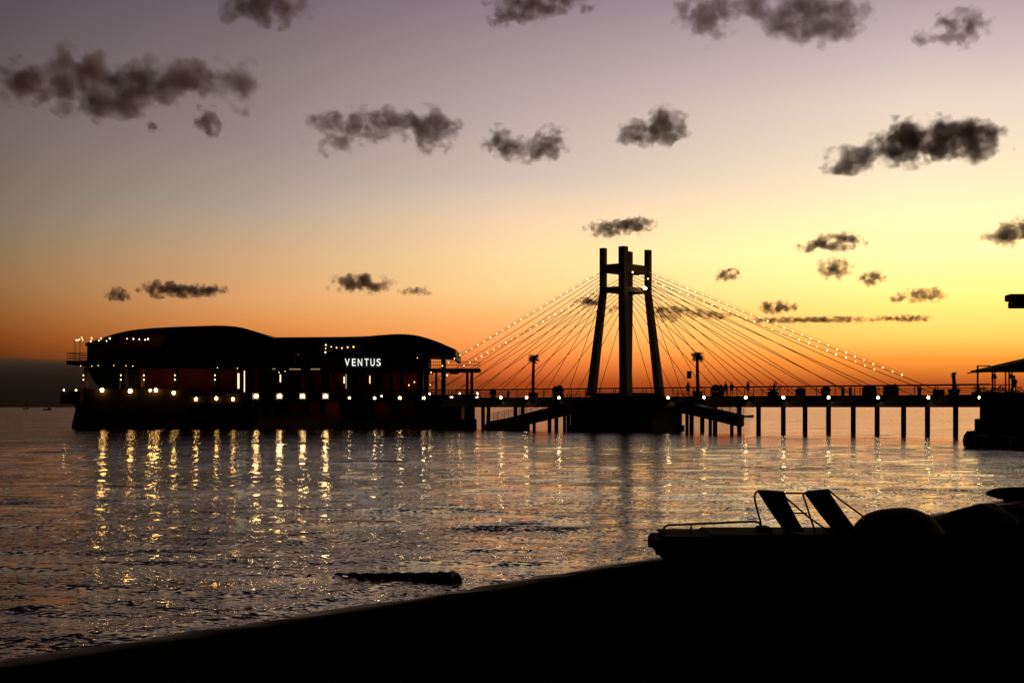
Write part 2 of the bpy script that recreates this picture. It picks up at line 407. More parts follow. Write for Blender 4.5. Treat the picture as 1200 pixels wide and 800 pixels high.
CLOUD_BASE = 1250.0
NCL = 0
def cloud(label, blobs, tau=4.0, pad=1.5, D=None):
    """blobs: photo survey (px, py, half width, half height)"""
    global NCL; NCL += 1
    x0 = min(b[0]-b[2] for b in blobs); x1 = max(b[0]+b[2] for b in blobs)
    y0 = min(b[1]-b[3] for b in blobs); y1 = max(b[1]+b[3] for b in blobs)
    cx, cy = (x0+x1)/2, (y0+y1)/2
    if D is None: D = CLOUD_BASE*F/max(60.0, HY-cy)
    u = D/F                                  # metres per survey unit
    bl = [(b[0]-cx, cy-b[1], b[2]*pad, b[3]*pad, min(max(b[3]*2.0, b[2]*0.6), b[2]*1.2+4)*pad) for b in blobs]
    mb = MB()
    for (x, z, rx, rz, ry) in bl: mb.ball((x, 0, z), (rx*1.04, ry*1.04, rz*1.04), 20, 12)
    size = max(10.0, min(60.0, math.sqrt(max(b[2]*b[3] for b in blobs))*1.3))
    o = mb.build('cloud', M['cloth'], local=True)
    if len(bl) > 1:
        rm = o.modifiers.new('r', 'REMESH'); rm.mode = 'VOXEL'; rm.voxel_size = max(0.6, min(b[3] for b in bl)/2.5)
        dg = bpy.context.evaluated_depsgraph_get(); me = bpy.data.meshes.new_from_object(o.evaluated_get(dg)); o.modifiers.clear()
        old = o.data; o.data = me; me.name = 'cloud'; bpy.data.meshes.remove(old)
    o.data.materials.clear(); o.data.materials.append(cloud_volume('cloud_vapour', bl, tau, NCL, size, u))
    o.location = W(cx, cy, D); o.scale = (u, u, u)
    return tag(o, label, 'cloud', 'small dark clouds in the dusk sky')
cloud('long ragged dark cloud with a peaked hump, the largest in the upper left sky', [(28,98,38,20),(92,84,30,26),(135,106,55,22),(120,128,40,12),(195,92,32,19),(245,94,38,17),(286,100,18,26)], 4)
cloud('small torn scrap of cloud under the end of the largest left cloud', [(243,144,13,16)], 3)
cloud('tiny puff of cloud right below the middle of the largest left cloud', [(180,149,7,5)], 2)
cloud('dark cloud cut by the top edge of the sky above the left side', [(312,8,48,17)], 3.5)
cloud('double-headed dark cloud left of the sky centre, thicker at its right end', [(381,143,20,10),(423,147,32,16),(461,140,20,12),(505,153,27,20),(388,172,24,9)], 4)
cloud('broken low dark cloud just right of the double-headed cloud', [(586,166,18,14),(618,177,24,11),(646,168,18,16)], 3.2)
cloud('hooked dark cloud with a wispy left side above the bridge tower', [(783,146,20,17),(770,157,26,12),(738,155,16,11)], 3.6)
cloud('grey cloud touching the top edge of the sky at its centre', [(605,12,32,15),(655,4,36,11)], 3.5)
cloud('wide patchy cloud along the top edge of the sky, right of centre', [(829,16,30,26),(905,6,48,16),(948,26,42,22),(990,20,26,18)], 3.2)
cloud('small grey cloud with a tail in the upper right corner', [(1128,32,26,17),(1088,46,18,8)], 3)
cloud('dense dark lumpy cloud with a flat base, the darkest on the right', [(990,187,30,13),(1053,174,40,17),(1102,161,40,20),(1147,168,28,18),(1046,142,10,5),(1104,130,12,5)], 7)
cloud('thin dark cloud hanging straight above the bridge tower', [(712,268,22,8),(744,264,20,8)], 5)
cloud('dark ragged cloud in the yellow sky above the pair of puffs', [(955,289,18,6),(982,283,26,9)], 4.5)
cloud('round dark puff of cloud in the yellow sky below the ragged cloud', [(978,315,17,10)], 4)
cloud('tiny dark cloud right of the tower, level with its lower crossbeams', [(853,322,13,6)], 4)
cloud('small dark puff at the right of the pair under the ragged cloud', [(1022,326,14,7)], 4)
cloud('flat grey wisp with a lumpy right end over the far end of the pier', [(1082,346,22,7),(1052,349,10,4)], 3.5)
cloud('small dark lens of cloud above the long streaks', [(911,360,20,6)], 4.5)
cloud('dark cloud cut by the right edge of the frame', [(1176,276,19,10),(1200,270,28,12)], 5)
cloud('long thin streak of cloud left of the short one, low in the yellow sky', [(925,375,48,2.3),(985,374.5,40,2.6)], 5)
cloud('short thin streak of cloud low in the yellow sky, right of the long one', [(1061,373,30,2.8)], 5)
cloud('grey cloud with a pale ragged edge above the roof of the right wing', [(424,332,30,10)], 5)
cloud('faint torn wisp of cloud beside the grey cloud over the right wing', [(488,341,20,4)], 2.2)
cloud('flat elongated dark cloud above the left dome of the pavilion', [(189,339,24,8),(232,341,28,7)], 5)
cloud('small round cloud at the left end of the flat elongated cloud', [(139,345,12,7)], 4.5)
cloud('low streaky cloud seen through the right fan of cables', [(790,363,28,3),(832,369,24,4),(783,371,14,5)], 4.5)
cloud('small dark cloud seen through the left fan of cables by the tower leg', [(692,352,14,6),(714,362,10,4)], 4)

# low cloud bank along the horizon, thinning out to the right
def cloud_bank():
    D = 15000.0; mb = MB(); top = [(-700,412,2600),(-200,416,2600),(-60,417.4,2600),(-10,418.6,2600),(22,418.2,2600),(48,419.8,2600),(70,420.2,2600),(120,420.3,2500),(260,423,2200),(380,429,1200),(470,436,500),(540,442,150),(610,449,40)]
    vs = []; n = len(top)
    for px, py, dep in top:
        p = W(px, py, D); b = W(px, 478, D)
        vs += [(p.x, D, p.z), (p.x, D, 2.0), (p.x*(D+dep)/D, D+dep, p.z), (p.x*(D+dep)/D, D+dep, 2.0)]
    fs = [(1,0,2,3)]
    for i in range(n-1):
        a, b = 4*i, 4*i+4
        fs += [(a, a+1, b+1, b), (a+2, b+2, b+3, a+3), (a, b, b+2, a+2), (a+1, a+3, b+3, b+1)]
    fs.append((4*n-4, 4*n-3, 4*n-1, 4*n-2)); mb.add(vs, fs)
    m = bpy.data.materials.new('bank_vapour'); nn, l = nodes_of(m); nn.remove(nn['Principled BSDF'])
    vol = nn.new('ShaderNodeVolumePrincipled'); vol.inputs['Color'].default_value = (0.985, 0.93, 0.90, 1); vol.inputs['Density'].default_value = 0.0013
    l.new(vol.outputs[0], nn['Material Output'].inputs['Volume'])
    o = mb.build('cloud_bank', m); structure(o, 'stuff')
cloud_bank()

# ------------------------------------------------------------------ pier geometry
TC = Vector((15.2, 190.0, 0)); U = Vector((0.762, -0.648, 0)); V = Vector((0.648, 0.762, 0))
DECK = 4.5; UNDER = 3.12; RAIL = 5.62
def pt(t, b, z): p = TC + U*t + V*b; return Vector((p.x, p.y, z))
def t_of(px, b):
    k = (px-600)/F; p = TC + V*b
    return (k*p.y - p.x) / (U.x - k*U.y)
HB = 3.2         # half width of the deck
T0, T1 = t_of(455, -HB), t_of(1160, -HB)
br = thing('cable_stayed_bridge', 'dark cable stayed pier bridge with a four-legged tower and long deck on piles', 'bridge', (TC.x, TC.y, 0))
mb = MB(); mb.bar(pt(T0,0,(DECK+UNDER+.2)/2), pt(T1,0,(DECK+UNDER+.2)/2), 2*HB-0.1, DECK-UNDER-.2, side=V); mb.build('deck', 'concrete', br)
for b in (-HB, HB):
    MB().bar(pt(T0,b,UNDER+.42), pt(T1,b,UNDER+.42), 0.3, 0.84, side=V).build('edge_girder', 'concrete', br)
# tower
A0, B0, A1, B1 = 1.64, 2.82, 2.85, 3.85
ZTOP = 24.2; ZR1 = (20.95, 22.0); ZR2 = (18.35, 19.0)
corners = {'L': (-1,-1), 'F': (1,-1), 'B': (-1,1), 'R': (1,1)}
for key, (su, sv) in corners.items():
    w = 0.72 if key in 'LR' else 0.92
    top = pt(su*A0, sv*B0, ZTOP); kn = pt(su*A0, sv*B0, 18.3); ft = pt(su*A1, sv*B1, DECK+0.01)
    m1 = MB(); m1.bar(kn, top, w, w, side=U); m1.bar(ft, kn + Vector((0,0,.03)), w*1.38, w*1.38, w*1.02, w*1.02, side=U)
    m1.build('tower_leg', 'pylon', br)
for z0, z1 in (ZR1, ZR2):
    zc = (z0+z1)/2; h = z1-z0
    for sv in (-1, 1):
        MB().bar(pt(-A0+.37, sv*B0, zc), pt(A0-.37, sv*B0, zc), h, 0.5, side=(0,0,1)).build('cross_beam', 'pylon', br)
    for su in (-1, 1):
        MB().bar(pt(su*A0, -B0+.4, zc), pt(su*A0, B0-.4, zc), h, 0.5, side=(0,0,1)).build('cross_beam', 'pylon', br)
MB().bar(pt(0, -B0-.02, 18.95), pt(0, B0, 18.95), 0.12, 0.12).build('service_pipe', 'steel', br)
# foundation under the tower
fm = MB(); fc = pt(0, 0, 0)
def fpoly(a, b, z): return [pt(-a,-b,z), pt(a,-b,z), pt(a,b,z), pt(-a,b,z)]
for (a, b, z0, z1) in ((6.9, 3.7, -2.0, 0.7), (6.6, 3.55, 0.7, UNDER)):
    fm.add(fpoly(a,b,z0)+fpoly(a,b,z1), [(3,2,1,0),(4,5,6,7),(0,1,5,4),(1,2,6,5),(2,3,7,6),(3,0,4,7)])
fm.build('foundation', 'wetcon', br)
MB().bar(pt(-3.4,0,DECK+.25), pt(3.4,0,DECK+.25), 2*HB-.4, 0.5, side=V).build('tower_plinth', 'concrete', br)
# cables
CAB = {'R': (+1, +1, [801,828,855,883,911,940,969,1000,1034,1070,1113], 1), 'F': (+1, -1, [766,792,818,846,873,902,933,966,1003,1045,1098], 1),
       'L': (-1, -1, [664,636,608,579,552,526,501,478,455], -1), 'B': (-1, +1, [700,673,645,617,591,567,543,520,498,477], -1)}
LONG = {}
for key, (su, sv, ends, _) in CAB.items():
    n = len(ends)
    for i, px in enumerate(ends):
        f = i/(n-1)
        za = 17.3 + 3.75*f if n > 1 else 20
        a = pt(su*(A0+.30), sv*B0, za); bb = sv*(HB-.35); e = pt(t_of(px, bb), bb, DECK)
        if za < 18.3:
            a = pt(su*(A0+.30+(18.3-za)*(A1-A0)/13.8), sv*(B0+(18.3-za)*(B1-B0)/13.8), za)
        mid = (a+e)/2 - Vector((0,0,0.004*(a-e).length))
        q = [a*(1-s)**2 + mid*2*s*(1-s) + e*s*s for s in [k/8 for k in range(9)]]
        MB().tube(q, 0.040, 6).build('stay_cable', 'cable', br)
        LONG[key] = q if i == n-1 else LONG.get(key)
    # anchor sleeves at the deck
# piles (their survey positions along the near edge; the far row stands behind each)
PILES = [566, 572.5, 604, 612.5, 644, 652, 666, 795.5, 810.5, 823, 838, 866.5, 889, 918, 943.5, 971, 1000, 1028, 1059, 1087, 1120]
for px in PILES:
    t = t_of(px, -HB+.5)
    for b in ((-HB+.5), (HB-.9)):
        if b > 0 and not (px in (889, 943.5, 1000, 1059, 1120)): pass
        p0 = pt(t, b, -2.5)
        w = 0.56 if px < 800 else 0.58
        if b > 0: t2 = t_of(px, b); p0 = pt(t2, b, -2.5); w *= 0.9
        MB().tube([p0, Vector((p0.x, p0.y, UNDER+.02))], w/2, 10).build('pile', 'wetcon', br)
for px in (889, 943.5, 1000, 1059, 1120):
    t = t_of(px, -HB+.5)
    MB().bar(pt(t, -HB+.1, UNDER+.16), pt(t_of(px, HB-.9), HB-.1, UNDER+.16), 0.5, 0.3).build('pile_cap', 'concrete', br)
# railings both sides
for b in (-HB+.08, HB-.08):
    mb = MB()
    for z, r in ((RAIL, .05), (RAIL-.36, .028), (RAIL-.62, .022), (RAIL-.86, .022)):
        mb.tube([pt(T0+8, b, z), pt(T1, b, z)], r, 6)
    mb.build('handrail', 'steel', br)
    t = T0+8; k = 0
    pm = MB()
    while t < T1:
        MB().box(*(lambda p: ((p.x-.04, p.y-.04, DECK), (p.x+.04, p.y+.04, RAIL)))(pt(t, b, 0))).build('rail_post', 'steel', br); t += 2.45
# light strings along the longest cables
def bulb_mesh():
    b = MB(); b.lathe([(0.03,.10),(0.075,.05),(0.10,-.03),(0.075,-.11),(0.02,-.14)], n=8); return b
_bm = bulb_mesh().build('bulb', 'bulb', local=True, smooth=True); BULB = _bm.data; bpy.data.objects.remove(_bm)
def string(label, pts, group='strings of festoon bulbs', jitter=0.04, wire=True, sc=1.0):
    t = thing('light_string', label, 'light string', pts[0], group)
    if wire:
        MB().tube([p + Vector((0,0,.2)) for p in pts], 0.018, 5).build('wire', 'steel', t)
    for p in pts:
        o = bpy.data.objects.new('bulb', BULB); COL.objects.link(o); o.parent = t
        o.location = p - pts[0] + Vector((random.uniform(-jitter,jitter), 0, random.uniform(-jitter,jitter) + .02))
        o.scale = (sc*.8*random.uniform(.7,1.2),)*3
    return t
def along(q, n, f0, f1):
    out = []
    for i in range(n):
        f = (f0 + (f1-f0)*i/(n-1))*(len(q)-1); k = min(int(f), len(q)-2); out.append(q[k].lerp(q[k+1], f-k) + Vector((0,0,.12)))
    return out
def px_frac(q, px):      # fraction along a cable where it passes a survey column
    best = 0
    for i in range(201):
        f = i/200*(len(q)-1); k = min(int(f), len(q)-2); p = q[k].lerp(q[k+1], f-k)
        if abs(600+F*p.x/p.y-px) < abs(600+F*best_p.x/best_p.y-px) if i else True: best, best_p = i/200, p
    return best
string('upper row of small bulbs along the topmost cable right of the tower', along(LONG['R'], 31, 0.0, px_frac(LONG['R'], 1056)))
string('lower row of small bulbs along the second cable right of the tower', along(LONG['F'], 30, 0.0, px_frac(LONG['F'], 1026)))
string('upper row of small bulbs along the topmost cable left of the tower', along(LONG['L'], 33, 0.03, px_frac(LONG['L'], 466)))
string('lower row of small bulbs along the second cable left of the tower', along(LONG['B'], 29, 0.10, px_frac(LONG['B'], 505)))

# floodlight on the tower
fl_p = pt(A0-.1, B0-1.0, 19.05)
fl_p = W(756, 337.5, fl_p.y - 1.2)
fl = thing('floodlight', 'bright yellow floodlight on the lower crossbeam of the bridge tower', 'floodlight', fl_p)
MB().box((-.26,-.12,-.18),(.26,.12,.18)).build('housing', 'steel', fl, local=True, bevel=.03)
MB().ball((-.02,-.16,0.0),(.24,.06,.2)).build('lens', 'flood', fl, local=True, smooth=True)
MB().box((-.05,.12,-.5),(.05,1.2,-.4)).build('bracket', 'steel', fl, local=True)

# ------------------------------------------------------------------ lamps
def pier_lamp(label, loc, mat='white', r=.2, group='lamps along the pier edge'):
    t = thing('pier_lamp', label, 'lamp', loc, group)
    MB().box((-.06, .10, -.1), (.06, .55, .02)).build('bracket', 'steel', t, local=True)
    MB().ball((0,0,0), (r, r*.9, r), 12, 8).build('globe', mat, t, local=True, smooth=True)
    b_ = MB(); k = r*1.7  # box shell added round the globe to block its light from the girder
    b_.box((-k, r*.98, -k), (k, r*1.12, k)); b_.box((-k, -r*.55, -k), (-k+.02, r*.979, k)); b_.box((k-.02, -r*.55, -k), (k, r*.979, k)); b_.box((-k+.021, -r*.55, k-.02), (k-.021, r*.979, k))
    b_.build('hood', 'steel', t, local=True)
    return t
lx = [587, 617, 655, 783, 825, 874, 918, 971, 1029, 1088, 1148]
names = ['round lamp on the pier edge above the foot of the long gangway', 'round lamp on the pier edge below the tall palm left of the tower',
         'round lamp on the pier edge nearest to the tower on its left', 'round lamp on the pier edge at the foot of the right tower leg',
         'round lamp on the pier edge below the tall palm right of the tower', 'round lamp on the pier edge below the person with a raised arm',
         'round lamp on the pier edge below the spiky potted plant', 'round lamp on the pier edge, fourth counting back from the stone quay',
         'round lamp on the pier edge, third counting back from the stone quay', 'round lamp on the pier edge, second counting back from the stone quay', 'round lamp where the pier edge meets the stone quay']
for px, nm in zip(lx, names):
    b = -HB-.62; t = t_of(px, b)
    p = pt(t, b, 0); zz = H + (HY-465.6)/F*p.y
    pier_lamp(nm, (p.x, p.y, zz), 'white', .14 if px < 1000 else .13)

# ------------------------------------------------------------------ pavilion at the pier end
BD = 208.0; k0 = BD/F
def bx(px, D=BD): return (px-600)/F*D
def bz(py, D=BD): return H + (HY-py)/F*D
pav = thing('pavilion', 'dark waterfront pavilion with two curved roofs on a lamp-lit podium at the pier end', 'building', (bx(300), BD+8, 0))
def poly(pts): return [(bx(x), bz(y)) for x, y in pts]
def curve(pts, n=6):      # smooth profile through the given points
    out = []
    for i in range(len(pts)-1):
        p0, p1, p2, p3 = pts[max(i-1,0)], pts[i], pts[i+1], pts[min(i+2,len(pts)-1)]
        for k in range(n):
            t = k/n
            out.append(tuple(.5*(2*p1[c]+(p2[c]-p0[c])*t+(2*p0[c]-5*p1[c]+4*p2[c]-p3[c])*t*t+(3*p1[c]-p0[c]-3*p2[c]+p3[c])*t**3) for c in (0,1)))
    return out + [pts[-1]]
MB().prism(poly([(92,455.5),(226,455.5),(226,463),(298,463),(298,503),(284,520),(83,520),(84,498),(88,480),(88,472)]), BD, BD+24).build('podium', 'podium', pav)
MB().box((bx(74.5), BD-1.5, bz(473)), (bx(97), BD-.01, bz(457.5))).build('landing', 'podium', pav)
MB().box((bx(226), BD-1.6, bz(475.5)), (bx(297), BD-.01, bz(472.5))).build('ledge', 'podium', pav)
MB().box((bx(298)+.01, BD+.6, bz(470)), (bx(560), BD+24, bz(463.2))).build('platform', 'concrete', pav)
MB().box((bx(298)+.01, BD-.2, bz(471)), (bx(562), BD+.58, bz(462.2))).build('platform_edge', 'concrete', pav)
MB().box((bx(299), BD+4, -2), (bx(540), BD+23, bz(470)-.02)).build('lower_wall', 'redwall', pav)
for px, w in ((304,5),(318,4),(334,5),(356,6),(377,4),(408,22),(432,12),(464,9),(488,8),(510,22),(533,14),(550,12)):
    MB().box((bx(px-w/2), BD+.8, -2), (bx(px+w/2), BD+3.2, bz(470)-.02)).build('pillar', 'wetcon', pav)
MB().box((bx(299), BD+.3, -2), (bx(558), BD+3.9, bz(491))).build('lower_landing', 'wetcon', pav)
for x0, x1, y0, y1 in ((200,214,493,496),(232,252,488,490.5)):
    MB().box((bx(x0), BD-2.2, bz(y1)), (bx(x1), BD-1.0, bz(y0))).build('mooring_step', 'wood', pav)
# left hall
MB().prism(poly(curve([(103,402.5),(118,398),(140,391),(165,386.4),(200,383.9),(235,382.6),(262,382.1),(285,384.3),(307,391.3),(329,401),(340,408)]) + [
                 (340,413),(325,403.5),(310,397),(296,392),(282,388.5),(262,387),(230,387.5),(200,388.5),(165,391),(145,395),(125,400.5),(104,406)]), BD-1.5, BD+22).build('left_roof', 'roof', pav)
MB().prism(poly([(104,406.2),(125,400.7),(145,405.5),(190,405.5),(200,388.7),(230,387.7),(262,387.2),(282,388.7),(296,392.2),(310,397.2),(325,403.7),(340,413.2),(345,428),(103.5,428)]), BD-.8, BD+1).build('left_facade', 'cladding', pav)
MB().prism(poly([(126,401),(145,395.3),(165,391.3),(200,388.8),(250,387.4),(320,402),(335,427),(106,427)]), BD+1.8, BD+20).build('hall_wall', 'redwall', pav)
MB().box((bx(103), BD-.9, bz(430)), (bx(346), BD+21, bz(428)-.005)).build('upper_floor', 'cladding', pav)
MB().prism(poly([(103.5,430.1),(142,430.1),(141,455.3),(120,455.3),(115,451.5),(110,445),(106,437.5)]), BD-.6, BD+4).build('curved_bay', 'cladding', pav)
MB().prism(poly([(143,430.1),(346,430.1),(346,463),(298,462.9),(143,455.4)]), BD+4.5, BD+18).build('ground_wall', 'redwall', pav)
for px, w in ((99,3.6),(147.5,3.5),(154,9),(165.5,2.6),(206,3.2),(252.5,3),(281,2.2),(290,6),(305,8),(318,10)):
    zb = bz(455.4) if px < 226 else bz(463)
    d = BD+.4 if px < 230 else BD+1.2
    MB().box((bx(px-w/2), d, zb), (bx(px+w/2), d+.7, bz(430)-.01)).build('column', 'wood' if px in (99,165.5,147.5) else 'cladding', pav)
# left terrace
MB().box((bx(79.5), BD-.7, bz(427.3)), (bx(103), BD+10, bz(422.8))).build('terrace', 'concrete', pav)
mb = MB()
for z in (413.5, 416.5, 419.5): mb.tube([(bx(80), BD+9, bz(z)), (bx(80), BD-.6, bz(z)), (bx(103), BD-.6, bz(z))], .03 if z > 414 else .045, 5)
mb.build('terrace_railing', 'steel', pav)
for px in (80, 83.5, 87, 90.5, 94, 97.5, 101): MB().tube([(bx(px), BD-.6, bz(422.8)), (bx(px), BD-.6, bz(413.5))], .035, 5).build('rail_post', 'steel', pav)
for px in (88.6, 94.6): MB().tube([(bx(px), BD-.4, bz(422.8)), (bx(px), BD-.4, bz(398.5))], .045, 6).build('light_pole', 'steel', pav)
# lit strips and windows
for px, y0, y1, w, mt in ((277.6,437,455,2.2,'tube'),(284.6,434,459,1.1,'tube'),(327,438.5,447.5,1.5,'tube'),(402.2,441,449,1.5,'tube'),(432.5,440,449,1.2,'tube'),(404.5,438,455,1.3,'dimtube'),(386.5,438,455,1.5,'litpane'),(353.5,437,447,1.6,'litpane')):
    f = MB().box((bx(px-w/2)-.07, BD+1.2, bz(y1)-.07), (bx(px+w/2)+.07, BD+1.34, bz(y0)+.07)).build('window', 'steel', pav)
    o = MB().box((bx(px-w/2), BD+1.12, bz(y1)), (bx(px+w/2), BD+1.19, bz(y0))); o.build('pane', mt, f, local=True).location = -pav.location
for x0, x1, y in ((340,353.5,432.6),(365,376,432.6),(320.5,324,432.4)):
    MB().box((bx(x0), BD-.98, bz(y+.55)), (bx(x1), BD-.92, bz(y-.55))).build('soffit_light', 'dimtube', pav)
for x0, x1, y0, y1 in ((239,246,441,452),(392,400,437,446),(342,350,445,455)):
    MB().box((bx(x0), BD+4.3, bz(y1)), (bx(x1), BD+4.49, bz(y0))).build('red_window', 'litpane', pav)
# right wing
MB().prism(poly(curve([(321,395.6),(380,395.2),(425,394.5),(448,392.8),(470,391.8),(490,393.6),(510,399.4),(528,407),(534.3,409.6)]) + [(534.5,421),(531,421),(530.5,417.5),(522,416.4),(500,415.6),(470,414),(440,413),(400,412.5),(347,412.5),(341,409)]), BD-1.2, BD+20).build('right_roof', 'roof', pav)
MB().box((bx(347), BD-.4, bz(431.6)), (bx(498), BD+16, bz(415.8))).build('wing_facade', 'cladding', pav)
MB().box((bx(347)+.01, BD-.9, bz(435.2)), (bx(500), BD+18, bz(431.7))).build('wing_floor', 'cladding', pav)
MB().box((bx(346)+.01, BD+4.4, bz(463)), (bx(490), BD+16, bz(435.3))).build('wing_wall', 'redwall', pav)
for px, w in ((348,6),(363,4),(380,9),(412,10),(424,5),(443,8),(458,3),(470,3),(492,6)):
    MB().box((bx(px-w/2), BD+1.2, bz(462.1)), (bx(px+w/2), BD+2.0, bz(435.2)-.01)).build('column', 'cladding', pav)
MB().box((bx(500)+.01, BD-.5, bz(435.3)), (bx(562.5), BD+7, bz(431.5))).build('right_terrace', 'concrete', pav)
mb = MB()
for z in (424, 427.8): mb.tube([(bx(502), BD-.4, bz(z)), (bx(562), BD-.4, bz(z)), (bx(562), BD+6.8, bz(z))], .04, 5)
mb.build('terrace_railing', 'steel', pav)
for i in range(25): MB().tube([(bx(503+i*2.46), BD-.4, bz(431.5)), (bx(503+i*2.46), BD-.4, bz(424))], .022, 5).build('rail_post', 'steel', pav)
for px, w, y0 in ((499.5,5.5,416),(511,2.4,435.3),(519.5,5.2,417),(547.5,3.2,435.3),(552.8,3.4,435.3)):
    MB().box((bx(px-w/2), BD+.1, bz(462.1)), (bx(px+w/2), BD+.9, bz(y0)-.02)).build('column', 'wood' if px in (511,547.5,552.8) else 'cladding', pav)
MB().box((bx(527), BD-.2, bz(438.4)), (bx(537.5), BD+.2, bz(436.6))).build('awning_box', 'wood', pav)
mb = MB()
for z in (456.5, 459.3): mb.tube([(bx(452), BD+.1, bz(z)), (bx(560), BD+.1, bz(z))], .05, 5)
mb.build('platform_railing', 'steel', pav)
for i in range(23): MB().tube([(bx(452+i*4.9), BD+.1, bz(462.2)), (bx(452+i*4.9), BD+.1, bz(456.5))], .045, 5).build('rail_post', 'steel', pav)

MB().box((bx(143), BD-.55, bz(431.6)), (bx(346), BD-.35, bz(430)-.005)).build('fascia', 'cladding', pav)
MB().box((bx(347), BD-.55, bz(436.6)), (bx(490), BD-.35, bz(435.2)-.005)).build('fascia', 'cladding', pav)
for px, k in ((172,1),(196,1.2),(228,1.5),(262,1.3),(294,.8),(372,1.0),(398,.9),(436,1.1),(462,1.5),(482,1.3)):
    zc = bz(430) if px < 346 else bz(435.2)
    MB().lathe([(.11*k,-.06),(.12*k,-.02),(.12*k,-.006)], c=(bx(px), BD+2.6, zc)).build('ceiling_light', 'interior', pav)
for px, k in ((345,.6),(368,.9),(386,1.4),(396,1.2),(444,1.0),(462,.9),(477,1.0),(498,.9)):
    MB().lathe([(.10*k,-.05),(.11*k,-.02),(.11*k,-.006)], c=(bx(px), BD+2.6, bz(470))).build('ceiling_light', 'interior', pav)

# illuminated letters
sg = thing('illuminated_sign', 'six glowing white capital letters on the facade of the right wing', 'sign', (bx(426), BD-.5, bz(424.5)))
for ch, x0, x1 in (('V',404.6,410.8),('E',413,417.8),('N',419.8,425.4),('T',427.6,433),('U',434.6,440),('S',441.8,447)):
    cu = bpy.data.curves.new('letter', 'FONT'); cu.body = ch; cu.size = 1; cu.extrude = 0.06; cu.offset = 0.0
    o = bpy.data.objects.new('letter', cu); COL.objects.link(o)
    dg = bpy.context.evaluated_depsgraph_get(); me = bpy.data.meshes.new_from_object(o.evaluated_get(dg)); bpy.data.objects.remove(o)
    xs = [q.co.x for q in me.vertices]; ys = [q.co.y for q in me.vertices]
    w, h = (bx(x1)-bx(x0))*.88, bz(420.4)-bz(428.9)
    for q in me.vertices:
        q.co = Vector((bx(x0) + (q.co.x-min(xs))/(max(xs)-min(xs))*w - sg.location.x, q.co.z, (q.co.y-min(ys))/(max(ys)-min(ys))*h - h/2))
    me.name = 'letter'; me.materials.clear(); me.materials.append(M['sign'])
    o = bpy.data.objects.new('letter', me); COL.objects.link(o); o.parent = sg

# lamps of the pavilion
def wall_lamp(label, loc, r, mat='warm'):
    t = thing('wall_lamp', label, 'lamp', loc, 'hooded lamps on the podium wall')
    MB().ball((0,0,0), (r, r*.9, r*1.15), 12, 8).build('bulb', mat, t, local=True, smooth=True)
    MB().lathe([(r*.25, r*1.9),(r*.6, r*1.7),(r*1.35, r*1.15),(r*1.25, r*1.12),(r*.3, r*1.6)]).build('hood', 'steel', t, local=True)
    MB().box((-.05, .1, r*1.55), (.05, .6, r*1.75)).build('bracket', 'steel', t, local=True)
    return t
for px, py, r, nm in ((89,457.4,.11,'small hooded lamp on the podium beside the landing at its left end'),(119.5,457,.24,'large hooded lamp on the podium under the curved bay'),(152.5,458,.26,'large hooded lamp on the podium below the broad dark column'),
                      (176,457,.15,'smaller of two close hooded lamps on the podium'),(182.5,457,.22,'larger of two close hooded lamps on the podium'),(203.5,460,.22,'hooded lamp on the podium just right of the close pair')):
    wall_lamp(nm, (bx(px, BD-.3), BD-.3, bz(py, BD-.3)), r, 'warm' if px in (119.5, 176, 182.5) else 'soft')
for (px, py), nm in zip(((229.5,467.5),(253.5,466.5),(273,467.5)), ('first', 'second', 'third')):
    wall_lamp(f'hooded lamp above the podium ledge, {nm} of three from the left', (bx(px, BD-.3), BD-.3, bz(py, BD-.3)), .2, 'soft')
wall_lamp('tiny white lamp at the outer corner of the podium landing', (bx(74.8,BD-1.9), BD-1.9, bz(457,BD-1.9)), .08, 'white')
def globe_lamp(label, loc, r, mat, group):
    t = thing('globe_lamp', label, 'lamp', loc, group)
    MB().ball((0,0,0), r, 12, 8).build('globe', mat, t, local=True, smooth=True)
    MB().lathe([(r*.45,-r*1.15),(r*.6,-r*.85),(r*.5,-r*.8)]).build('collar', 'steel', t, local=True)
    MB().box((-.05,r*.9,-r*1.5),(.05,.75,-r*1.1)).build('bracket', 'steel', t, local=True)
    b_ = MB(); k = r*1.9  # added shell, shields the platform edge behind from the globe's light
    b_.box((-k, r*.98, -k), (k, r*1.12, k)); b_.box((-k, -r*.55, -k), (-k+.02, r*.979, k)); b_.box((k-.02, -r*.55, -k), (k, r*.979, k)); b_.box((-k+.021, -r*.55, k-.02), (k-.021, r*.979, k))
    b_.build('hood', 'steel', t, local=True)
    return t
for (px, py), nm in zip(((300,464.2),(327.5,464.2),(354.5,464.2),(381.5,464.2)), ('first', 'second', 'third', 'fourth')):
    globe_lamp(f'round orange globe lamp on the platform edge, {nm} of four from the left', (bx(px,BD-.8), BD-.8, bz(py,BD-.8)), .25, 'globe', 'orange globe lamps on the platform edge')
for (px, py, r), nm in zip(((409.5,466,.13),(439,466.3,.15),(447.2,464,.09),(468.5,466.2,.17),(496.5,466.2,.17),(503.5,461.3,.10),(529,466.2,.19),(539,461,.10),(559,466.2,.18),(559.6,461,.11)),
        ('first small white lamp right of the orange globes', 'low white lamp below the right end of the letters', 'tiny high white lamp beside the low one under the letters', 'white lamp on the platform edge under the dim red wall',
         'white lamp on the platform edge below the first terrace column', 'small lamp above the railing beside the first terrace column', 'white lamp on the platform edge below the terrace middle', 'small lamp above the railing under the terrace middle',
         'white lamp at the right corner of the platform edge', 'small lamp above the right corner lamp of the platform')):
    globe_lamp(nm, (bx(px,BD-.8), BD-.8, bz(py,BD-.8)), r, 'white', 'white lamps along the platform edge')
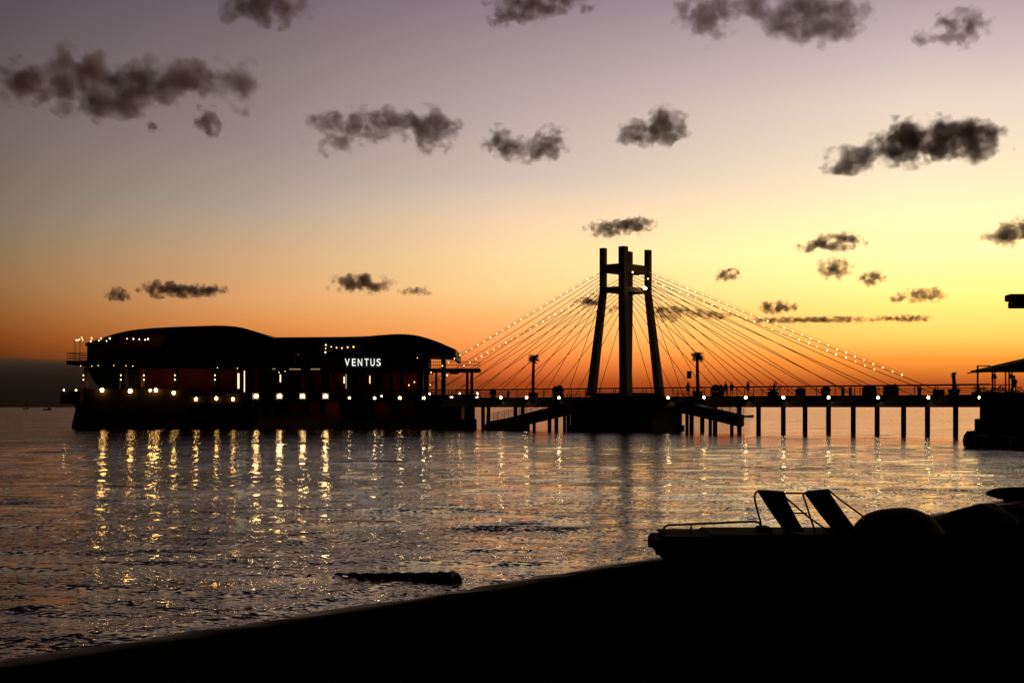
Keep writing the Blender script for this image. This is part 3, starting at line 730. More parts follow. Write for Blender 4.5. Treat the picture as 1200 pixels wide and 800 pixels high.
# strings of bulbs on the pavilion
def spts(lst, D=BD-.9): return [W(x, y, D) for x, y in lst]
string('bulbs strung from the terrace poles to the left roof edge', spts([(89.4,398.6),(91.5,398.2),(93.5,397.4),(95.5,395.6),(96.8,398.5),(106,399.6),(107,396),(115.5,399.2),(118,396.6),(124.8,399.3),(128.8,396.2)], BD-1.9), sc=1.25)
string('short row of bulbs under the left roof', spts([(149,396.5),(156,397.2),(163.3,397.3),(170,397.8),(173.5,397.4)], BD-1.1), sc=1.2)
string('bulbs in an L shape on the right roof over the letters', spts([(381.3,412.5),(381.6,408),(381.8,404),(388.3,406.2),(394.5,407),(401,407.4),(407.5,406.8),(414,406.4)], BD-1.6), sc=1.1)
for (px, nm) in ((97.9,'under the left terrace'),(141.8,'beside the curved bay'),(168.8,'at the narrow timber column'),(205,'in the middle of the left hall'),(252,'at the right of the left hall')):
    t = thing('bulb_pair', f'two stacked small bulbs on a column {nm}'.replace('in the middle','amid'), 'light', (bx(px,BD-.1), BD-.1, bz(442,BD-.1)), 'pairs of bulbs on the hall columns')
    MB().box((-.05,.05,-.7),(.05,.12,.7)).build('backplate', 'steel', t, local=True)
    for dz in (-.32, .32):
        o = bpy.data.objects.new('bulb', BULB); COL.objects.link(o); o.parent = t; o.location = (0,-.1,dz); o.scale = (.85,.85,.85)
for (px, py), nm in zip(((94.5,428),(107.5,428.3),(115,427.6),(133.3,427.5),(147.5,427.8),(155.5,428.4),(254.8,430.2),(278,431),(334,434.4),(327,435.6),(489,418.5),(562.5,413)),
      ('below the left terrace','at the left end of the upper floor edge','second along the upper floor edge','above the curved bay','above the timber column','right of the timber column','over the right bulb pair','over the tall lit strip','right of the thin soffit strip','at the top of the narrow lit strip','under the right roof near its end','between the two left strings')):
    t = thing('spotlight', f'tiny spot lamp {nm} of the pavilion', 'light', W(px, py, BD-1.15), 'tiny spot lamps of the pavilion')
    MB().lathe([(.05,.1),(.08,.04),(.07,0)], n=8).build('housing', 'steel', t, local=True)
    o = bpy.data.objects.new('bulb', BULB); COL.objects.link(o); o.parent = t; o.scale = (.45,.45,.45); o.location = (0,-.02,-.06)

# ------------------------------------------------------------------ gangways
def gangway(label, pts_top, group, side_b=-HB-1.3, w=1.6, thick=0.75, rail=True):
    P = [pt(t_of(px, side_b), side_b, 0) for px, _ in pts_top]
    P = [Vector((p.x, p.y, H + (HY-py)/F*p.y)) for p, (_, py) in zip(P, pts_top)]
    g = thing('gangway', label, 'gangway', (P[0].x, P[0].y, 0), group)
    vs = []; fs = []
    for p in P:
        for s in (-w/2, w/2): vs += [p + V*s, p + V*s - Vector((0,0,thick))]
    n = len(P)
    for i in range(n-1):
        a, b = 4*i, 4*i+4
        fs += [(a,b,b+2,a+2),(a+1,a+3,b+3,b+1),(a,a+1,b+1,b),(a+2,b+2,b+3,a+3)]
    fs += [(0,2,3,1), (4*n-4,4*n-3,4*n-1,4*n-2)]
    MB().add(vs, fs).build('walkway', 'wetcon', g)
    for s in (-w/2+.05, w/2-.05):
        mb = MB()
        for h in (1.05, .7, .35): mb.tube([p + V*s + Vector((0,0,h)) for p in P], .03, 5)
        mb.build('handrail', 'steel', g)
        for i in range(9):
            f = i/8*(n-1); k = min(int(f), n-2); q = P[k].lerp(P[k+1], f-k) + V*s
            MB().tube([q, q + Vector((0,0,1.05))], .03, 5).build('rail_post', 'steel', g)
    for f in (.12, .5, .85):
        f *= (n-1); k = min(int(f), n-2); q = P[k].lerp(P[k+1], f-k)
        if q.z - thick > .2: MB().tube([(q.x,q.y,-2), (q.x,q.y,q.z-thick+.02)], .22, 8).build('pile', 'wetcon', g)
    return g
gangway('long gangway sloping down to the water left of the tower', [(574,494),(600,489),(626,482.5),(652,476),(676,470)], 'gangways beside the tower', thick=1.45)
gangway('short gangway sloping down to the water right of the tower', [(797,470),(820,474.5),(845,480.5),(868,486)], 'gangways beside the tower', side_b=-HB-1.2, thick=1.4)
lp = pt(t_of(620,-HB-1.6), -HB-1.6, 0)
ld = thing('landing_stage', 'low floating landing stage at the foot of the long gangway', 'landing stage', lp)
MB().bar(pt(t_of(573,-HB-1.6),-HB-1.6,.35), pt(t_of(616,-HB-1.6),-HB-1.6,.35), 1.8, .75, side=V).build('pontoon', 'wetcon', ld)
for px in (577, 606): p = pt(t_of(px,-HB-2.4),-HB-2.4,0); MB().tube([(p.x,p.y,.7),(p.x,p.y,1.05)], .09, 8).build('bollard', 'steel', ld)

# ------------------------------------------------------------------ palms, planters, shrubs, sign, people on the pier
def on_deck(px, b=0.0): t = t_of(px, b); return pt(t, b, DECK)
def frond(mb, base, az, length, rise, droop, w, n=9):
    prev = base.copy(); d = Vector((math.cos(az), math.sin(az), 0)); sd = Vector((-d.y, d.x, 0)); pts = []
    for i in range(n+1):
        f = i/n; pts.append(base + d*length*f*(1-.25*f*droop) + Vector((0,0, rise*f - droop*length*.75*f*f)))
    mb.tube(pts, .022, 4, r2=.006)
    for i in range(1, n+1):
        p = pts[i]; t = (pts[i]-pts[i-1]).normalized()
        wl_ = w*math.sin(math.pi*(0.12+.86*i/n))
        for s in (-1, 1):
            tip = p + sd*s*wl_ + t*wl_*.8 - Vector((0,0,wl_*.35))
            q = t*.035
            mb.add([p-q, p+q, tip+q*.3, tip-q*.3], [(0,1,2,3)])
def palm(label, px, py_top, b, r, n=56, name='palm_tree'):
    base = on_deck(px, b); top = H + (HY-py_top)/F*base.y
    t = thing(name, label, 'palm tree', base, 'palm trees on the pier')
    h = top - base.z - r*.35
    rnd = random.Random(int(px)); pts = [Vector((.03*math.sin(i*.35+px), 0, h*i/14)) + base for i in range(15)]
    rr = [(.235 - .06*i/14)*(1+.12*(i % 2)) for i in range(15)]
    MB().tube(pts, rr, 9).build('trunk', 'trunk', t, smooth=True)
    mb = MB()
    for i in range(n):
        e = rnd.random()
        frond(mb, pts[-1] + Vector((0,0,rnd.uniform(-.12,.12))), i*2.39996, r*rnd.uniform(.75,1.1), r*(1.15*e-.25), .25+.75*rnd.random(), r*.36)
    for i in range(7):    # dead fronds under the crown
        frond(mb, pts[-1] - Vector((0,0,.15)), rnd.uniform(0,6.28), r*.6, -r*.55, .5, r*.16)
    mb.build('crown', 'foliage', t)
    MB().lathe([(.55,0),(.72,.62),(.66,.62),(.6,.5)], c=(base.x, base.y, base.z+.002), n=14).build('planter', 'concrete', t)
    return t
palm('tall palm in a planter left of the bridge tower', 625, 416.5, -1.6, .95)
palm('tall palm in a planter right of the bridge tower beside a square board', 817.5, 413.5, -1.6, 1.0)
palm('small slim palm near the stone quay', 1118, 436, -1.2, .42, 18)

def shrub(label, px, w, ytop, b=-1.4, box=True, spiky=False, group='planted boxes along the pier'):
    base = on_deck(px, b); wd = w*base.y/F; top = H+(HY-ytop)/F*base.y
    t = thing('planter', label, 'planter', base, group)
    bh = .5
    m1 = MB(); m1.box((base.x-wd/2, base.y-.35, base.z+.002), (base.x+wd/2, base.y+.35, base.z+bh)); m1.build('trough', 'concrete', t, bevel=.03)
    rnd = random.Random(int(px*3)); mb = MB(); hh = top-base.z-bh
    if spiky:
        for i in range(26):
            a = rnd.uniform(0,6.28); e = rnd.uniform(.15,1.4); ln = hh*rnd.uniform(.75,1.05)
            d = Vector((math.cos(a)*math.cos(e), math.sin(a)*math.cos(e), math.sin(e))); p = base + Vector((0,0,bh))
            mb.tube([p, p+d*ln*.5, p+d*ln], [.06,.05,.006], 4)
    else:
        for i in range(900):
            u, v2, q = rnd.uniform(-1,1), rnd.uniform(-1,1), rnd.random()**.7
            if u*u + (q*1.0)**2 > 1.25: continue
            lump = .75 + .35*mnoise.noise(Vector((u*2.2, px, 0)))
            p = base + Vector((u*wd*.52, v2*.4, bh + q*hh*lump)); s = rnd.uniform(.07,.15)
            d1 = Vector((rnd.gauss(0,1), rnd.gauss(0,1), rnd.gauss(0,1))).normalized(); d2 = d1.orthogonal().normalized()
            mb.add([p-d1*s, p+d2*s*.6, p+d1*s, p-d2*s*.6], [(0,1,2,3)])
    mb.build('plant', 'foliage', t)
    return t
shrub('bushy planter just left of the bridge tower', 654, 13, 449)
shrub('large round bush in a trough beside the two standing people', 841, 14, 448.5)
shrub('spiky agave in a trough past the person with a raised arm', 906, 12, 445, spiky=True)
shrub('low planter trough between the agave and the tall bush', 938, 10, 453.5)
shrub('tall narrow bush above the fourth lamp from the quay', 967.5, 9, 450.5)
shrub('wide clipped bush just left of the third lamp from the quay', 1019, 16, 450.5)
shrub('wide bush with a raised top right of the third lamp from the quay', 1044, 17, 448.5)
shrub('low box planter right of the second lamp from the quay', 1100, 12, 457)
shrub('low planter at the left end of the open deck by the pavilion', 578, 6, 454.5)

for px, w, nm in ((595.5,3,'between the pavilion and the left palm'),(988,4,'right of the tall narrow bush'),(996.5,4,'left of the wide clipped bush'),(1078,4,'left of the second lamp from the quay')):
    p = on_deck(px, -HB+.6); t = thing('bin', f'slim dark litter bin on the pier deck {nm}', 'bin', p, 'litter bins on the pier')
    r = w*p.y/F/2
    MB().lathe([(r*.9,0),(r,.75),(r*1.05,.78)], c=(0,0,.002)).build('drum', 'steel', t, local=True)
    MB().lathe([(r*1.08,.785),(r*.9,.9),(r*.3,.95)]).build('lid', 'steel', t, local=True)
bp = on_deck(807.7, -2.2)
bd = thing('notice_board', 'small square board on a thin post right of the bridge tower', 'sign', bp)
MB().tube([(0,0,.002),(0,0,1.9)], .04, 6).build('post', 'steel', bd, local=True)
zz = H+(HY-443.3)/F*bp.y-bp.z; z2 = H+(HY-434.6)/F*bp.y-bp.z
MB().box((-.29,-.06,zz),(.29,-.02+.1,z2)).build('panel', 'board', bd, local=True, bevel=.02)

def person(label, loc, h=1.72, rz=0.0, arm='down', stride=0.0, group='people standing on the pier', hairlen=0.0):
    t = thing('person', label, 'person', loc, group, rz)
    k = h/1.75; vs = []; es = []; rs = []
    def add(p, r, par=None):
        vs.append(Vector(p)*k); rs.append(r*k)
        if par is not None: es.append((par, len(vs)-1))
        return len(vs)-1
    pel = add((0,0,.95), .15); w = add((0,0,1.1), .135, pel); ch = add((0,0,1.3), .16, w); nb = add((0,0,1.46), .09, ch); nk = add((0,.0,1.52), .055, nb)
    hd = add((0,-.01,1.62), .088, nk); hd2 = add((0,-.005,1.69), .075, hd)
    for s in (-1, 1):
        sh = add((s*.17,0,1.42), .065, ch)
        if arm == 'up' and s == 1: el = add((s*.33,-.06,1.50), .048, sh); wr = add((s*.30,-.12,1.75), .034, el); hn = add((s*.29,-.13,1.84), .032, wr); fd = Vector((0,-.02,1))
        elif arm == 'bent': el = add((s*.25,.02,1.15), .048, sh); wr = add((s*.12,-.22,1.18), .034, el); hn = add((s*.06,-.27,1.2), .032, wr); fd = Vector((-s*.5,-.7,.1))
        else: el = add((s*.25,.03,1.14), .048, sh); wr = add((s*.27,-.02,.90), .034, el); hn = add((s*.27,-.03,.82), .032, wr); fd = Vector((0,-.1,-1))
        hp = add((s*.095,0,.88), .105, pel); kn = add((s*.11,s*stride*.5-.02,.48), .066, hp); an = add((s*.12,s*stride+.02,.09), .042, kn); to = add((s*.14,s*stride-.12,.035), .036, an)
    me = bpy.data.meshes.new('body'); me.from_pydata([tuple(a) for a in vs], es, [])
    o = bpy.data.objects.new('body', me); COL.objects.link(o)
    sk = o.modifiers.new('s', 'SKIN'); sk.use_smooth_shade = True; o.modifiers.new('d', 'SUBSURF').levels = 1
    for i, sv in enumerate(me.skin_vertices[0].data): sv.radius = (rs[i], rs[i]*.82); sv.use_root = (i == 0)
    dg = bpy.context.evaluated_depsgraph_get(); m2 = bpy.data.meshes.new_from_object(o.evaluated_get(dg)); o.modifiers.clear(); o.data = m2; m2.name = 'body'
    bm = bmesh.new(); bm.from_mesh(m2)
    def merge(mb):
        off = [bm.verts.new(v_*1.0) for v_ in mb.v]
        for f in mb.f:
            try: bm.faces.new([off[i] for i in f])
            except ValueError: pass
    fx = MB()
    for s in (-1, 1):
        i = [n for n in range(len(vs)) if abs(rs[n]-.032*k) < 1e-5][0 if s == -1 else 1]
        p = vs[i]; side = Vector((0, .018, 0)) if abs(fd.z) > .5 else Vector((0,0,.016))
        d = (vs[i]-vs[i-1]).normalized()
        for q, ln in ((-1.5,.07),(-.5,.08),(.5,.085),(1.5,.075)): fx.tube([p+side*q, p+side*q+d*ln*.6*k, p+side*q+d*ln*k+Vector((-s*.012,0,0))], [.009*k,.008*k,.006*k], 5)
        fx.tube([p-d*.03-side*1.6, p-side*2.6+d*.02, p-side*2.9+d*.05], [.011*k,.01*k,.007*k], 5)
        fx.ball(Vector((s*.082,.0,1.63))*k, (.012*k,.02*k,.03*k), 6, 4)
    fx.tube([Vector((0,-.095,1.66))*k, Vector((0,-.118,1.62))*k], [.01*k,.016*k], 5)
    merge(fx); bm.to_mesh(m2); bm.free()
    m2.materials.clear(); m2.materials.append(M['skin']); o.parent = t
    hm = MB(); hm.ball(Vector((0,.018,1.675))*k, (.098*k,.108*k,.095*k), 12, 8)
    if hairlen: hm.tube([Vector((0,.07,1.66))*k, Vector((0,.1,1.5))*k, Vector((0,.1,1.5-hairlen))*k], [.08*k,.09*k,.05*k], 8)
    hm.build('hair', 'hair', t, local=True, smooth=True)
    sm = MB(); n = 14
    def ring(z, rx, ry): return [Vector((rx*math.cos(2*math.pi*j/n), ry*math.sin(2*math.pi*j/n), z))*k for j in range(n)]
    prof = [(.74,.235,.17),(.95,.215,.165),(1.1,.20,.15),(1.3,.235,.16),(1.42,.215,.13),(1.49,.09,.08)]
    vs2 = [p for z, a, b in prof for p in ring(z, a, b)]
    fs2 = [(i*n+j, i*n+(j+1)%n, (i+1)*n+(j+1)%n, (i+1)*n+j) for i in range(len(prof)-1) for j in range(n)]
    sm.add(vs2, fs2).build('shirt', 'cloth', t, local=True, smooth=True)
    return t
person('person standing at the pier railing between the tower legs', on_deck(806.2,-1.9), 1.75, 2.6, 'bent', hairlen=.12)
person('person standing upright right beside the large round bush', on_deck(850.5,-1.2), 1.8, .4, 'down')
person('person standing as the right one of two next to the large bush', on_deck(857.4,-1.0), 1.74, -.5, 'bent', .06)
person('person on the pier with one arm raised to the head', on_deck(876.6,-1.4), 1.8, .9, 'up', .12, hairlen=.1)

# ------------------------------------------------------------------ stone quay, canopy, floodlight head at the right
def quay():
    q = thing('quay', 'black stepped stone quay where the pier comes ashore', 'quay', (46, 118, 0))
    def block(pxl, ytop, D0, D1, nm, z0=-2.0, mat='wetcon', px1=1420):
        x0 = (pxl-600)/F*D0; x1 = (px1-600)/F*D0; zt = H+(HY-ytop)/F*D0
        dd = D1-D0; a, b = (x0, D0), (x1, D0); c, d = (x1+dd*.6, D1), (x0+dd*.55, D1)
        MB().add([(p[0],p[1],z) for z in (z0, zt) for p in (a,b,c,d)], [(3,2,1,0),(4,5,6,7),(0,1,5,4),(1,2,6,5),(2,3,7,6),(3,0,4,7)]).build(nm, mat, q, bevel=.06)
    block(1148, 463, 118, 158, 'wall')
    block(1142, 490.5, 115.5, 150, 'step')
    block(1138, 505.5, 113, 146, 'step')
    rk = random.Random(5)
    for i in range(16):
        px = 1141 + i*5.2 + rk.uniform(-2,2); D = 109 - i*.25 + rk.uniform(-2.5,1.5); x = (px-600)/F*D
        mb = MB(); mb.ball((x, D, .15+rk.uniform(0,.5)), (rk.uniform(.5,1.0), rk.uniform(.6,1), rk.uniform(.4,.75)), 9, 6)
        for v_ in mb.v: v_ += Vector((mnoise.noise(v_*1.7), mnoise.noise(v_*1.7+Vector((9,0,0))), mnoise.noise(v_*1.7+Vector((0,9,0)))))*.25
        mb.build('boulder', 'rock', q)
    return q
quay()
CD = 130.0
cp = thing('canopy', 'open terrace canopy with a dark sloping awning on thin posts over the quay', 'canopy', W(1180, 463, CD))
zq = H+(HY-463)/F*118 + .0
for px in (1144.6+1.2, 1163.2, 1178.6, 1182.6):
    x = W(px, 0, CD).x; MB().tube([(x, CD, zq), (x, CD, W(0, 435.0 if px > 1146 else 428.5, CD).z)], .085 if px < 1170 else .07, 6).build('post', 'steel', cp)
for px in (1166, 1186, 1204):
    x = W(px, 0, CD+6).x; MB().tube([(x, CD+6, zq), (x, CD+6, W(0, 432, CD).z)], .07, 6).build('post', 'steel', cp)
mb = MB()
mb.tube([W(1143.5,435.2,CD), W(1240,435.2,CD)], .075, 6); mb.tube([W(1144.8,428.6,CD), W(1161,428.6,CD)], .05, 6); mb.tube([W(1161,430.5,CD), W(1240,410,CD)], .05, 6)
mb.tube([W(1145.8,435.2,CD), W(1145.8,435.2,CD)+Vector((1,6,0))], .06, 6)
mb.build('frame', 'steel', cp)
a, b, c, d = W(1160.5,432.2,CD), W(1240,413.5,CD), W(1240,431.5,CD), W(1160.5,435.0,CD)
vs = [a,b,c,d] + [p + Vector((.3,6.5,0)) for p in (a,b,c,d)]
MB().add(vs, [(0,1,2,3),(7,6,5,4),(0,4,5,1),(1,5,6,2),(2,6,7,3),(3,7,4,0)]).build('awning', 'canopy', cp)
for px, nm in ((1165,'left'),(1185,'right')):
    p = W(px, 441, CD); t = thing('spotlight', f'unlit round spotlight hanging from the {nm} post of the canopy', 'light', p, 'unlit spotlights under the canopy')
    MB().lathe([(.06,.2),(.22,.1),(.26,-.15),(.2,-.2)], n=10).build('housing', 'steel', t, local=True)
    MB().tube([(0,0,.18),(-.12,0,.3),(-.16,0,.46)], .03, 5).build('arm', 'steel', t, local=True)
person('person standing under the canopy on the quay', (W(1188.7,0,124).x, 124, zq), 1.75, -.6, 'bent', group='people standing on the quay')
bp0 = W(1158, 463, 120)
sh = thing('hedge', 'low dark hedge along the quay edge below the canopy', 'hedge', (bp0.x, 121, zq))
mb = MB(); rnd = random.Random(3)
for i in range(1500):
    u = rnd.random(); p = Vector((-.9+u*9, rnd.uniform(-.4,.4), rnd.random()**.8*(.62+.15*math.sin(u*31)+.1*math.sin(u*77)))); s = rnd.uniform(.06,.12)
    d1 = Vector((rnd.gauss(0,1), rnd.gauss(0,1), rnd.gauss(0,1))).normalized(); d2 = d1.orthogonal().normalized()
    mb.add([p-d1*s, p+d2*s*.6, p+d1*s, p-d2*s*.6], [(0,1,2,3)])
mb.build('foliage', 'foliage', sh, local=True)
MB().box((-.95,-.42,-.0),(8.2,.42,.3)).build('trough', 'concrete', sh, local=True)

FD = 30.0
pl = thing('lamp_post', 'unlit flat lamp head on an arm reaching in from the right edge of the frame', 'street lamp', (W(1262,0,FD).x, FD, beach_z(W(1262,0,FD).x, FD)-.1))
MB().tube([(0,0,0),(0,0,5.9)], .07, 10, r2=.05).build('pole', 'steel', pl, local=True)
g = lambda px, py: W(px, py, FD)
p1, p2 = g(1180.8, 353), g(1226, 345); MB().box((p1.x, FD-.2, p1.z), (p2.x, FD+.2, p2.z)).build('head', 'steel', pl, bevel=.02)
p1, p2 = g(1184, 361), g(1222, 353.1); MB().box((p1.x, FD-.16, p1.z), (p2.x, FD+.16, p2.z)).build('lamp_housing', 'steel', pl, bevel=.02)
MB().tube([g(1224, 349), g(1262, 349)], .04, 8).build('arm', 'steel', pl)

# ------------------------------------------------------------------ boats on the beach
PD = 27.5
def P_(px, py, D=PD): return W(px, py, D)
pb = thing('pedal_boat', 'beached pedal boat with two reclined sling seats and a tubular bow rail', 'boat', (P_(870,0).x, PD, .2))
def pontoon(D):
    prof = [(764,631,.10),(768,628,.2),(780,627,.24),(830,626,.26),(900,626,.26),(985,626,.26),(1006,629,.2)]
    vs = []; n = 10
    for px, ytop, w in prof:
        p = P_(px, ytop, PD); zt = p.z; zb = .10 if px > 775 else .32
        for j in range(n):
            a = 2*math.pi*j/n; vs.append((p.x, D + w*math.cos(a)*1.1, (zt+zb)/2 + (zt-zb)/2*math.sin(a)))
    fs = [(i*n+j, i*n+(j+1)%n, (i+1)*n+(j+1)%n, (i+1)*n+j) for i in range(len(prof)-1) for j in range(n)]
    fs += [tuple(reversed(range(n))), tuple(range((len(prof)-1)*n, len(prof)*n))]
    MB().add(vs, fs).build('pontoon', 'hull', pb, smooth=True)
pontoon(PD-.75); pontoon(PD+.75)
def slab(px0, px1, y0, y1, d0, d1, nm, mat='hull', bev=.03):
    a = P_(px0, y1); b = P_(px1, y0); MB().box((a.x, PD+d0, a.z), (b.x, PD+d1, b.z)).build(nm, mat, pb, bevel=bev)
slab(774, 828, 626, 623.6, -.85, .85, 'foredeck'); slab(826, 1000, 632, 621.8, -.9, .9, 'deck'); slab(764, 776, 642, 629.5, -.6, .6, 'bow')
slab(888, 903, 621.8, 616.5, -.3, .3, 'pedal_box')
for s in (-.7, .7):
    D = PD+s; y = lambda yy: yy
    MB().tube([P_(776,627,D), P_(777,621,D), P_(779,616.8,D), P_(783,614.9,D), P_(800,614.3,D), P_(830,613,D), P_(862,611.4,D), P_(884,610.6,D), P_(889.5,612,D), P_(892,616,D), P_(893,624,D)], .022, 7).build('bow_rail', 'steel', pb)
    MB().tube([P_(810,614,D), P_(810,626,D)], .018, 6).build('rail_post', 'steel', pb)
def seat(pan, frames, D):
    f = MB()
    for pts_, r in frames: f.tube([P_(x, y, D+dd) for x, y, dd in pts_], r, 7)
    o = f.build('seat', 'steel', pb)
    TL, TR, BR, BL = pan; n = 8; vs = []; fs = []
    for side in (0, .02):
        for i in range(n+1):
            q = i/n
            a = P_(*TL[:2], D+TL[2]).lerp(P_(*BL[:2], D+BL[2]), q); b = P_(*TR[:2], D+TR[2]).lerp(P_(*BR[:2], D+BR[2]), q)
            sag = Vector((-.05, 0, -.05))*math.sin(math.pi*q)
            for j in range(5):
                vs.append(a.lerp(b, j/4) + sag*(math.sin(math.pi*j/4)*.8+.2) + Vector((0, side, 0)))
    m_ = 5*(n+1)
    for i in range(n):
        for j in range(4):
            k_ = i*5+j; fs.append((k_,k_+1,k_+6,k_+5)); fs.append((m_+k_,m_+k_+5,m_+k_+6,m_+k_+1))
    for i in range(n): fs += [(i*5, i*5+5, m_+i*5+5, m_+i*5), (i*5+4, m_+i*5+4, m_+i*5+9, i*5+9)]
    for j in range(4): fs += [(j, m_+j, m_+j+1, j+1), (n*5+j, n*5+j+1, m_+n*5+j+1, m_+n*5+j)]
    mb = MB(); mb.add(vs, fs); s = mb.build('sling', 'fabric', o, local=True); 
    for v_ in s.data.vertices: v_.co -= pb.location
    return o
seat([(887.5,574.8,.35),(918,575.4,-.35),(943,623,-.35),(920,623,.35)],
     [([(893,623,-.38),(891,610,-.38),(885.5,590,-.38),(884,581,-.38),(886,576.5,-.3),(889,574.6,-.2),(918,576.2,.2)], .02),
      ([(918,576,-.36),(921,583,-.36),(948,606,-.36),(974,624,-.36)], .018), ([(918,577.5,.3),(942,577.8,.3)], .018), ([(929,601,-.2),(946,601.2,-.2)], .016), ([(922,600,.37),(924,612,.37),(922,623,.37)], .016)], PD-.35)
seat([(942.5,577.2,.35),(970,572.8,-.35),(1006,623,-.35),(978,623,.35)],
     [([(956,624,-.38),(950,607,-.38),(944,588,-.38),(941,580,-.38),(943,577.6,-.3),(947,575.6,-.2),(970,573.6,.2)], .02),
      ([(970,573.4,-.36),(985,585.5,-.36),(1005,600,-.36),(1030,618,-.36)], .018)], PD+.35)

# covered dinghy: rounded hull upside down, and a tarpaulin heap
def lump(name, label, cat, c, r, mat, parts, amp=.05, fr=1.5, seed=0, flat=True, power=1.0):
    t = thing(name, label, cat, (c[0], c[1], 0))
    mb = MB(); mb.ball((0,0,0), (1,1,1), 36, 22)
    vs = []
    for v_ in mb.v:
        d = Vector(v_); e = Vector((abs(d.x)**power*math.copysign(1,d.x), d.y, d.z))
        nn = mnoise.noise(d*fr + Vector((seed*5.1, 0, 0)))*amp + mnoise.noise(d*fr*3 + Vector((seed*5.1, 3, 0)))*amp*.35
        vs.append(Vector(c) + Vector((e.x*r[0], e.y*r[1], e.z*r[2]))*(1+nn))
    mb.v = vs; mb.build(parts, mat, t, smooth=True); return t
dg_ = lump('covered_dinghy', 'rounded upturned dinghy hull under a cover beside the pedal boat', 'boat', (P_(1052,0,27).x, 27, .35), (.93,1.3,.84), 'tarp', 'hull', .025, 1.2, 1, power=.85)
MB().tube([(P_(1052,0,27).x+math.cos(i*math.pi/12)*.95, 27+math.sin(i*math.pi/12)*1.33, .42) for i in range(25)], .03, 6).build('rub_rail', 'steel', dg_)
def hump(px, D, ytop, rx, ry, lbl, seed):
    zt = P_(px, ytop, D).z; zb = 0.1
    return lump('tarpaulin_heap', lbl, 'tarpaulin', (P_(px,0,D).x, D, zb), (rx, ry, (zt-zb)), 'tarp', 'cover', .10, 1.8, seed)
hump(1150, 28.5, 590.5, 1.05, 1.0, 'lumpy dark tarpaulin heap right of the rounded dinghy', 4)
hump(1212, 29.5, 589.5, .95, 1.1, 'lumpy dark tarpaulin heap cut by the right edge of the frame', 6)

# rowing boat afloat at the right edge
def rowboat(label, c, L, beam, hgt, rz, mat='hull', group=None):
    t = thing('rowing_boat', label, 'boat', c, group, rz)
    st = []; n = 12
    for i in range(n+1):
        f = i/n*2-1
        w = beam/2*(1-abs(f)**2.6 if f < 0 else 1-.35*f**3); sheer = hgt*(1+.35*f*f)
        st.append((f*L/2, max(w,.02), sheer))
    vs = []
    for x, w, z in st:
        q = L*.16*max(0.0, -2*x/L)**3      # raked stem
        vs += [(x,-w,z),(x+q*.7,-w*.7,.05),(x+q,0,-.12),(x+q*.7,w*.7,.05),(x,w,z),(x,w*.9,z-.02),(x,w*.6,.12),(x,0,.04),(x,-w*.6,.12),(x,-w*.9,z-.02)]
    m_ = 10; fs = [(i*m_+j, i*m_+(j+1)%m_, (i+1)*m_+(j+1)%m_, (i+1)*m_+j) for i in range(n) for j in range(m_)]
    fs += [tuple(range(m_)), tuple(reversed(range(n*m_, n*m_+m_)))]
    MB().add(vs, fs).build('hull', mat, t, local=True, smooth=False)
    for x in (-.1*L, .25*L): MB().box((x-.12,-beam*.42,hgt*.72),(x+.12,beam*.42,hgt*.8)).build('thwart', 'wood', t, local=True)
    return t
rb = thing('rowing_boat', 'low dark boat afloat at the right edge with its pointed bow towards the pier', 'boat', (W(1156,0,47.5).x, 47.5, 0))
st = [(0,.02,.25,.19),(.12,.10,.31,.13),(.3,.2,.37,.07),(.6,.33,.40,0),(1.1,.47,.415,-.06),(1.8,.55,.42,-.1),(2.6,.5,.42,-.1),(3.1,.4,.42,-.08)]
vs = []
for x, w, zt, zb in st: vs += [(x,-w,zt),(x,-w*.72,(zt+zb)/2-.05),(x,0,zb),(x,w*.72,(zt+zb)/2-.05),(x,w,zt),(x,w*.8,zt-.015),(x,w*.5,zt*.6+zb*.4),(x,-w*.5,zt*.6+zb*.4),(x,-w*.8,zt-.015)]
fs = [(i*9+j, i*9+(j+1)%9, (i+1)*9+(j+1)%9, (i+1)*9+j) for i in range(len(st)-1) for j in range(9)] + [tuple(range(9)), tuple(reversed(range(63,72)))]
MB().add(vs, fs).build('hull', 'hull', rb, local=True)
for x in (1.2, 2.2): MB().box((x-.12,-.36,.33),(x+.12,.36,.37)).build('thwart', 'wood', rb, local=True)
fb = rowboat('tiny fishing boat seen between the piles right of the tower', (W(872.5,0,440).x, 440, 0.0), 5.6, 1.6, .55, 0)
fb.location.z = .02
for px, D, s, nm in ((55,1500,1.6,'faint fishing boat on the horizon beyond the left end of the pavilion'),(30,2200,1.8,'fainter tiny boat on the horizon at the far left')):
    b_ = rowboat(nm, (W(px,0,D).x, D, 0), 9, 3, 1.2, 0); MB().tube([(0,0,.5),(0,0,5.0)], .12, 6).build('mast', 'steel', b_, local=True)
    MB().box((1.2,-.9,1.0),(3.2,.9,2.8)).build('cabin', 'cladding', b_, local=True)

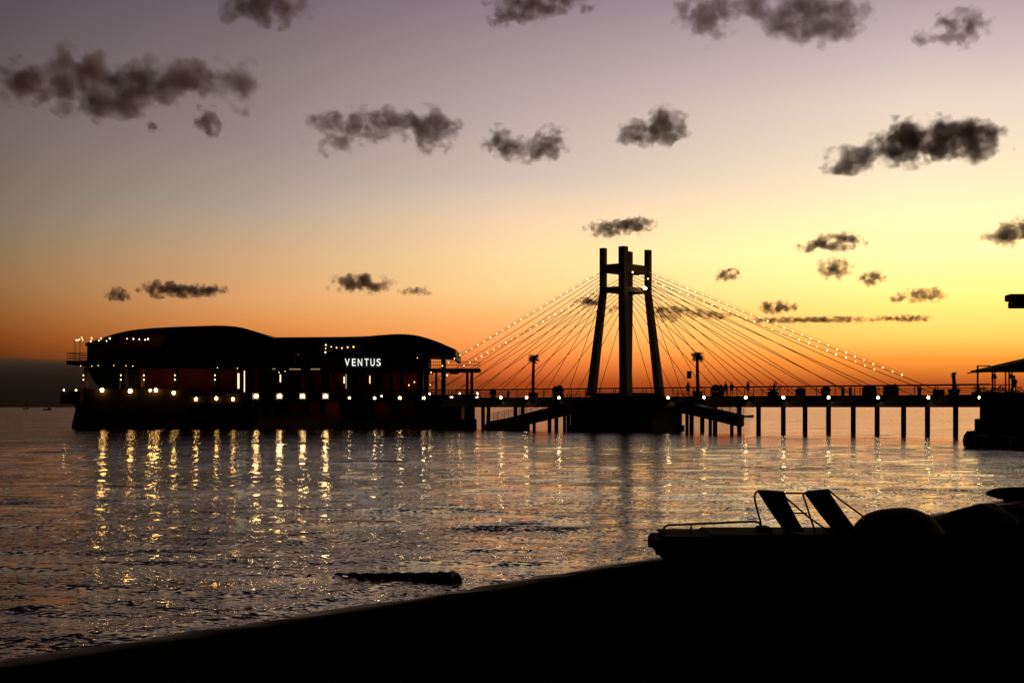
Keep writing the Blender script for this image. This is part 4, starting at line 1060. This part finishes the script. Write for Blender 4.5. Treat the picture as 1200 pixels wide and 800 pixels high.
# low rock at the water's edge
rt = thing('rock', 'long low dark rock with a raised right end lying in the wash at the waterline', 'rock', (W(490,0,26).x, 26, 0))
mb = MB(); pts = []; rr = []
for i in range(33):
    f = i/32; px = 392 + 148*f; py = 675.5 - 7.0*f**1.6; D = 26.2 - .5*f
    p = W(px, py, D); pts.append(Vector((p.x, D + .06*math.sin(i*1.7), .015 + .02*f)))
    rr.append((.03 + .20*f**1.3 + .006*math.sin(i*2.1)) * .62 * (1 if i < 31 else .75 if i == 31 else .35))
mb.tube(pts, rr, 12)
mb.v = [Vector((q.x, 26 + (q.y-26)*1.8, q.z)) + Vector((mnoise.noise(q*2.5), mnoise.noise(q*2.5+Vector((7,0,0))), mnoise.noise(q*3.1+Vector((0,7,0)))))*.025 for q in mb.v]
mb.build('stone', 'rock', rt, smooth=True)

# thin lines of foam left by the wash along the sand
fm_ = surf('sea_foam', (0.45, 0.42, 0.38), 0.9, 0.2, 6)
mb = MB(); rnd = random.Random(11); x = -8.5
dirn = Vector((0.61, 0.793, 0))
base0 = Vector((-6.2, 17.3, 0))
for run in range(26):
    a = -3.5 + run*.85 + rnd.uniform(-.2,.2); ln = rnd.uniform(.4,1.1); off = rnd.uniform(-.05,.35); w0 = rnd.uniform(.012,.04)
    vs = []; n = 12
    for i in range(n+1):
        f = i/n; q = base0 + dirn*(a+ln*f) + Vector((.793,-.61,0))*(off + .07*math.sin(f*5+run) + .03*math.sin(f*13+run))
        for sd_ in (-1, 1):
            w = w0*math.sin(math.pi*(.04+.92*f))*(.7+.5*rnd.random()); p = q + Vector((.793,-.61,0))*sd_*w
            vs.append((p.x, p.y, max(beach_z(p.x, p.y), .0)+.022))
    mb.add(vs, [(2*i, 2*i+1, 2*i+3, 2*i+2) for i in range(n)])
structure(mb.build('foam', fm_), 'stuff')

# ------------------------------------------------------------------ render settings
S.render.engine = 'CYCLES'
S.view_settings.view_transform = 'Standard'; S.view_settings.look = 'None'
S.view_settings.exposure = 0; S.view_settings.gamma = 1; S.view_settings.use_curve_mapping = False
S.cycles.use_denoising = True
try: S.cycles.denoiser = 'OPENIMAGEDENOISE'
except Exception: pass
S.cycles.max_bounces = 6; S.cycles.diffuse_bounces = 2; S.cycles.glossy_bounces = 3; S.cycles.volume_bounces = 1
S.cycles.transparent_max_bounces = 8
S.cycles.sample_clamp_direct = 0; S.cycles.sample_clamp_indirect = 6
S.cycles.volume_step_rate = 1.0; S.cycles.volume_max_steps = 256
S.cycles.use_light_tree = True
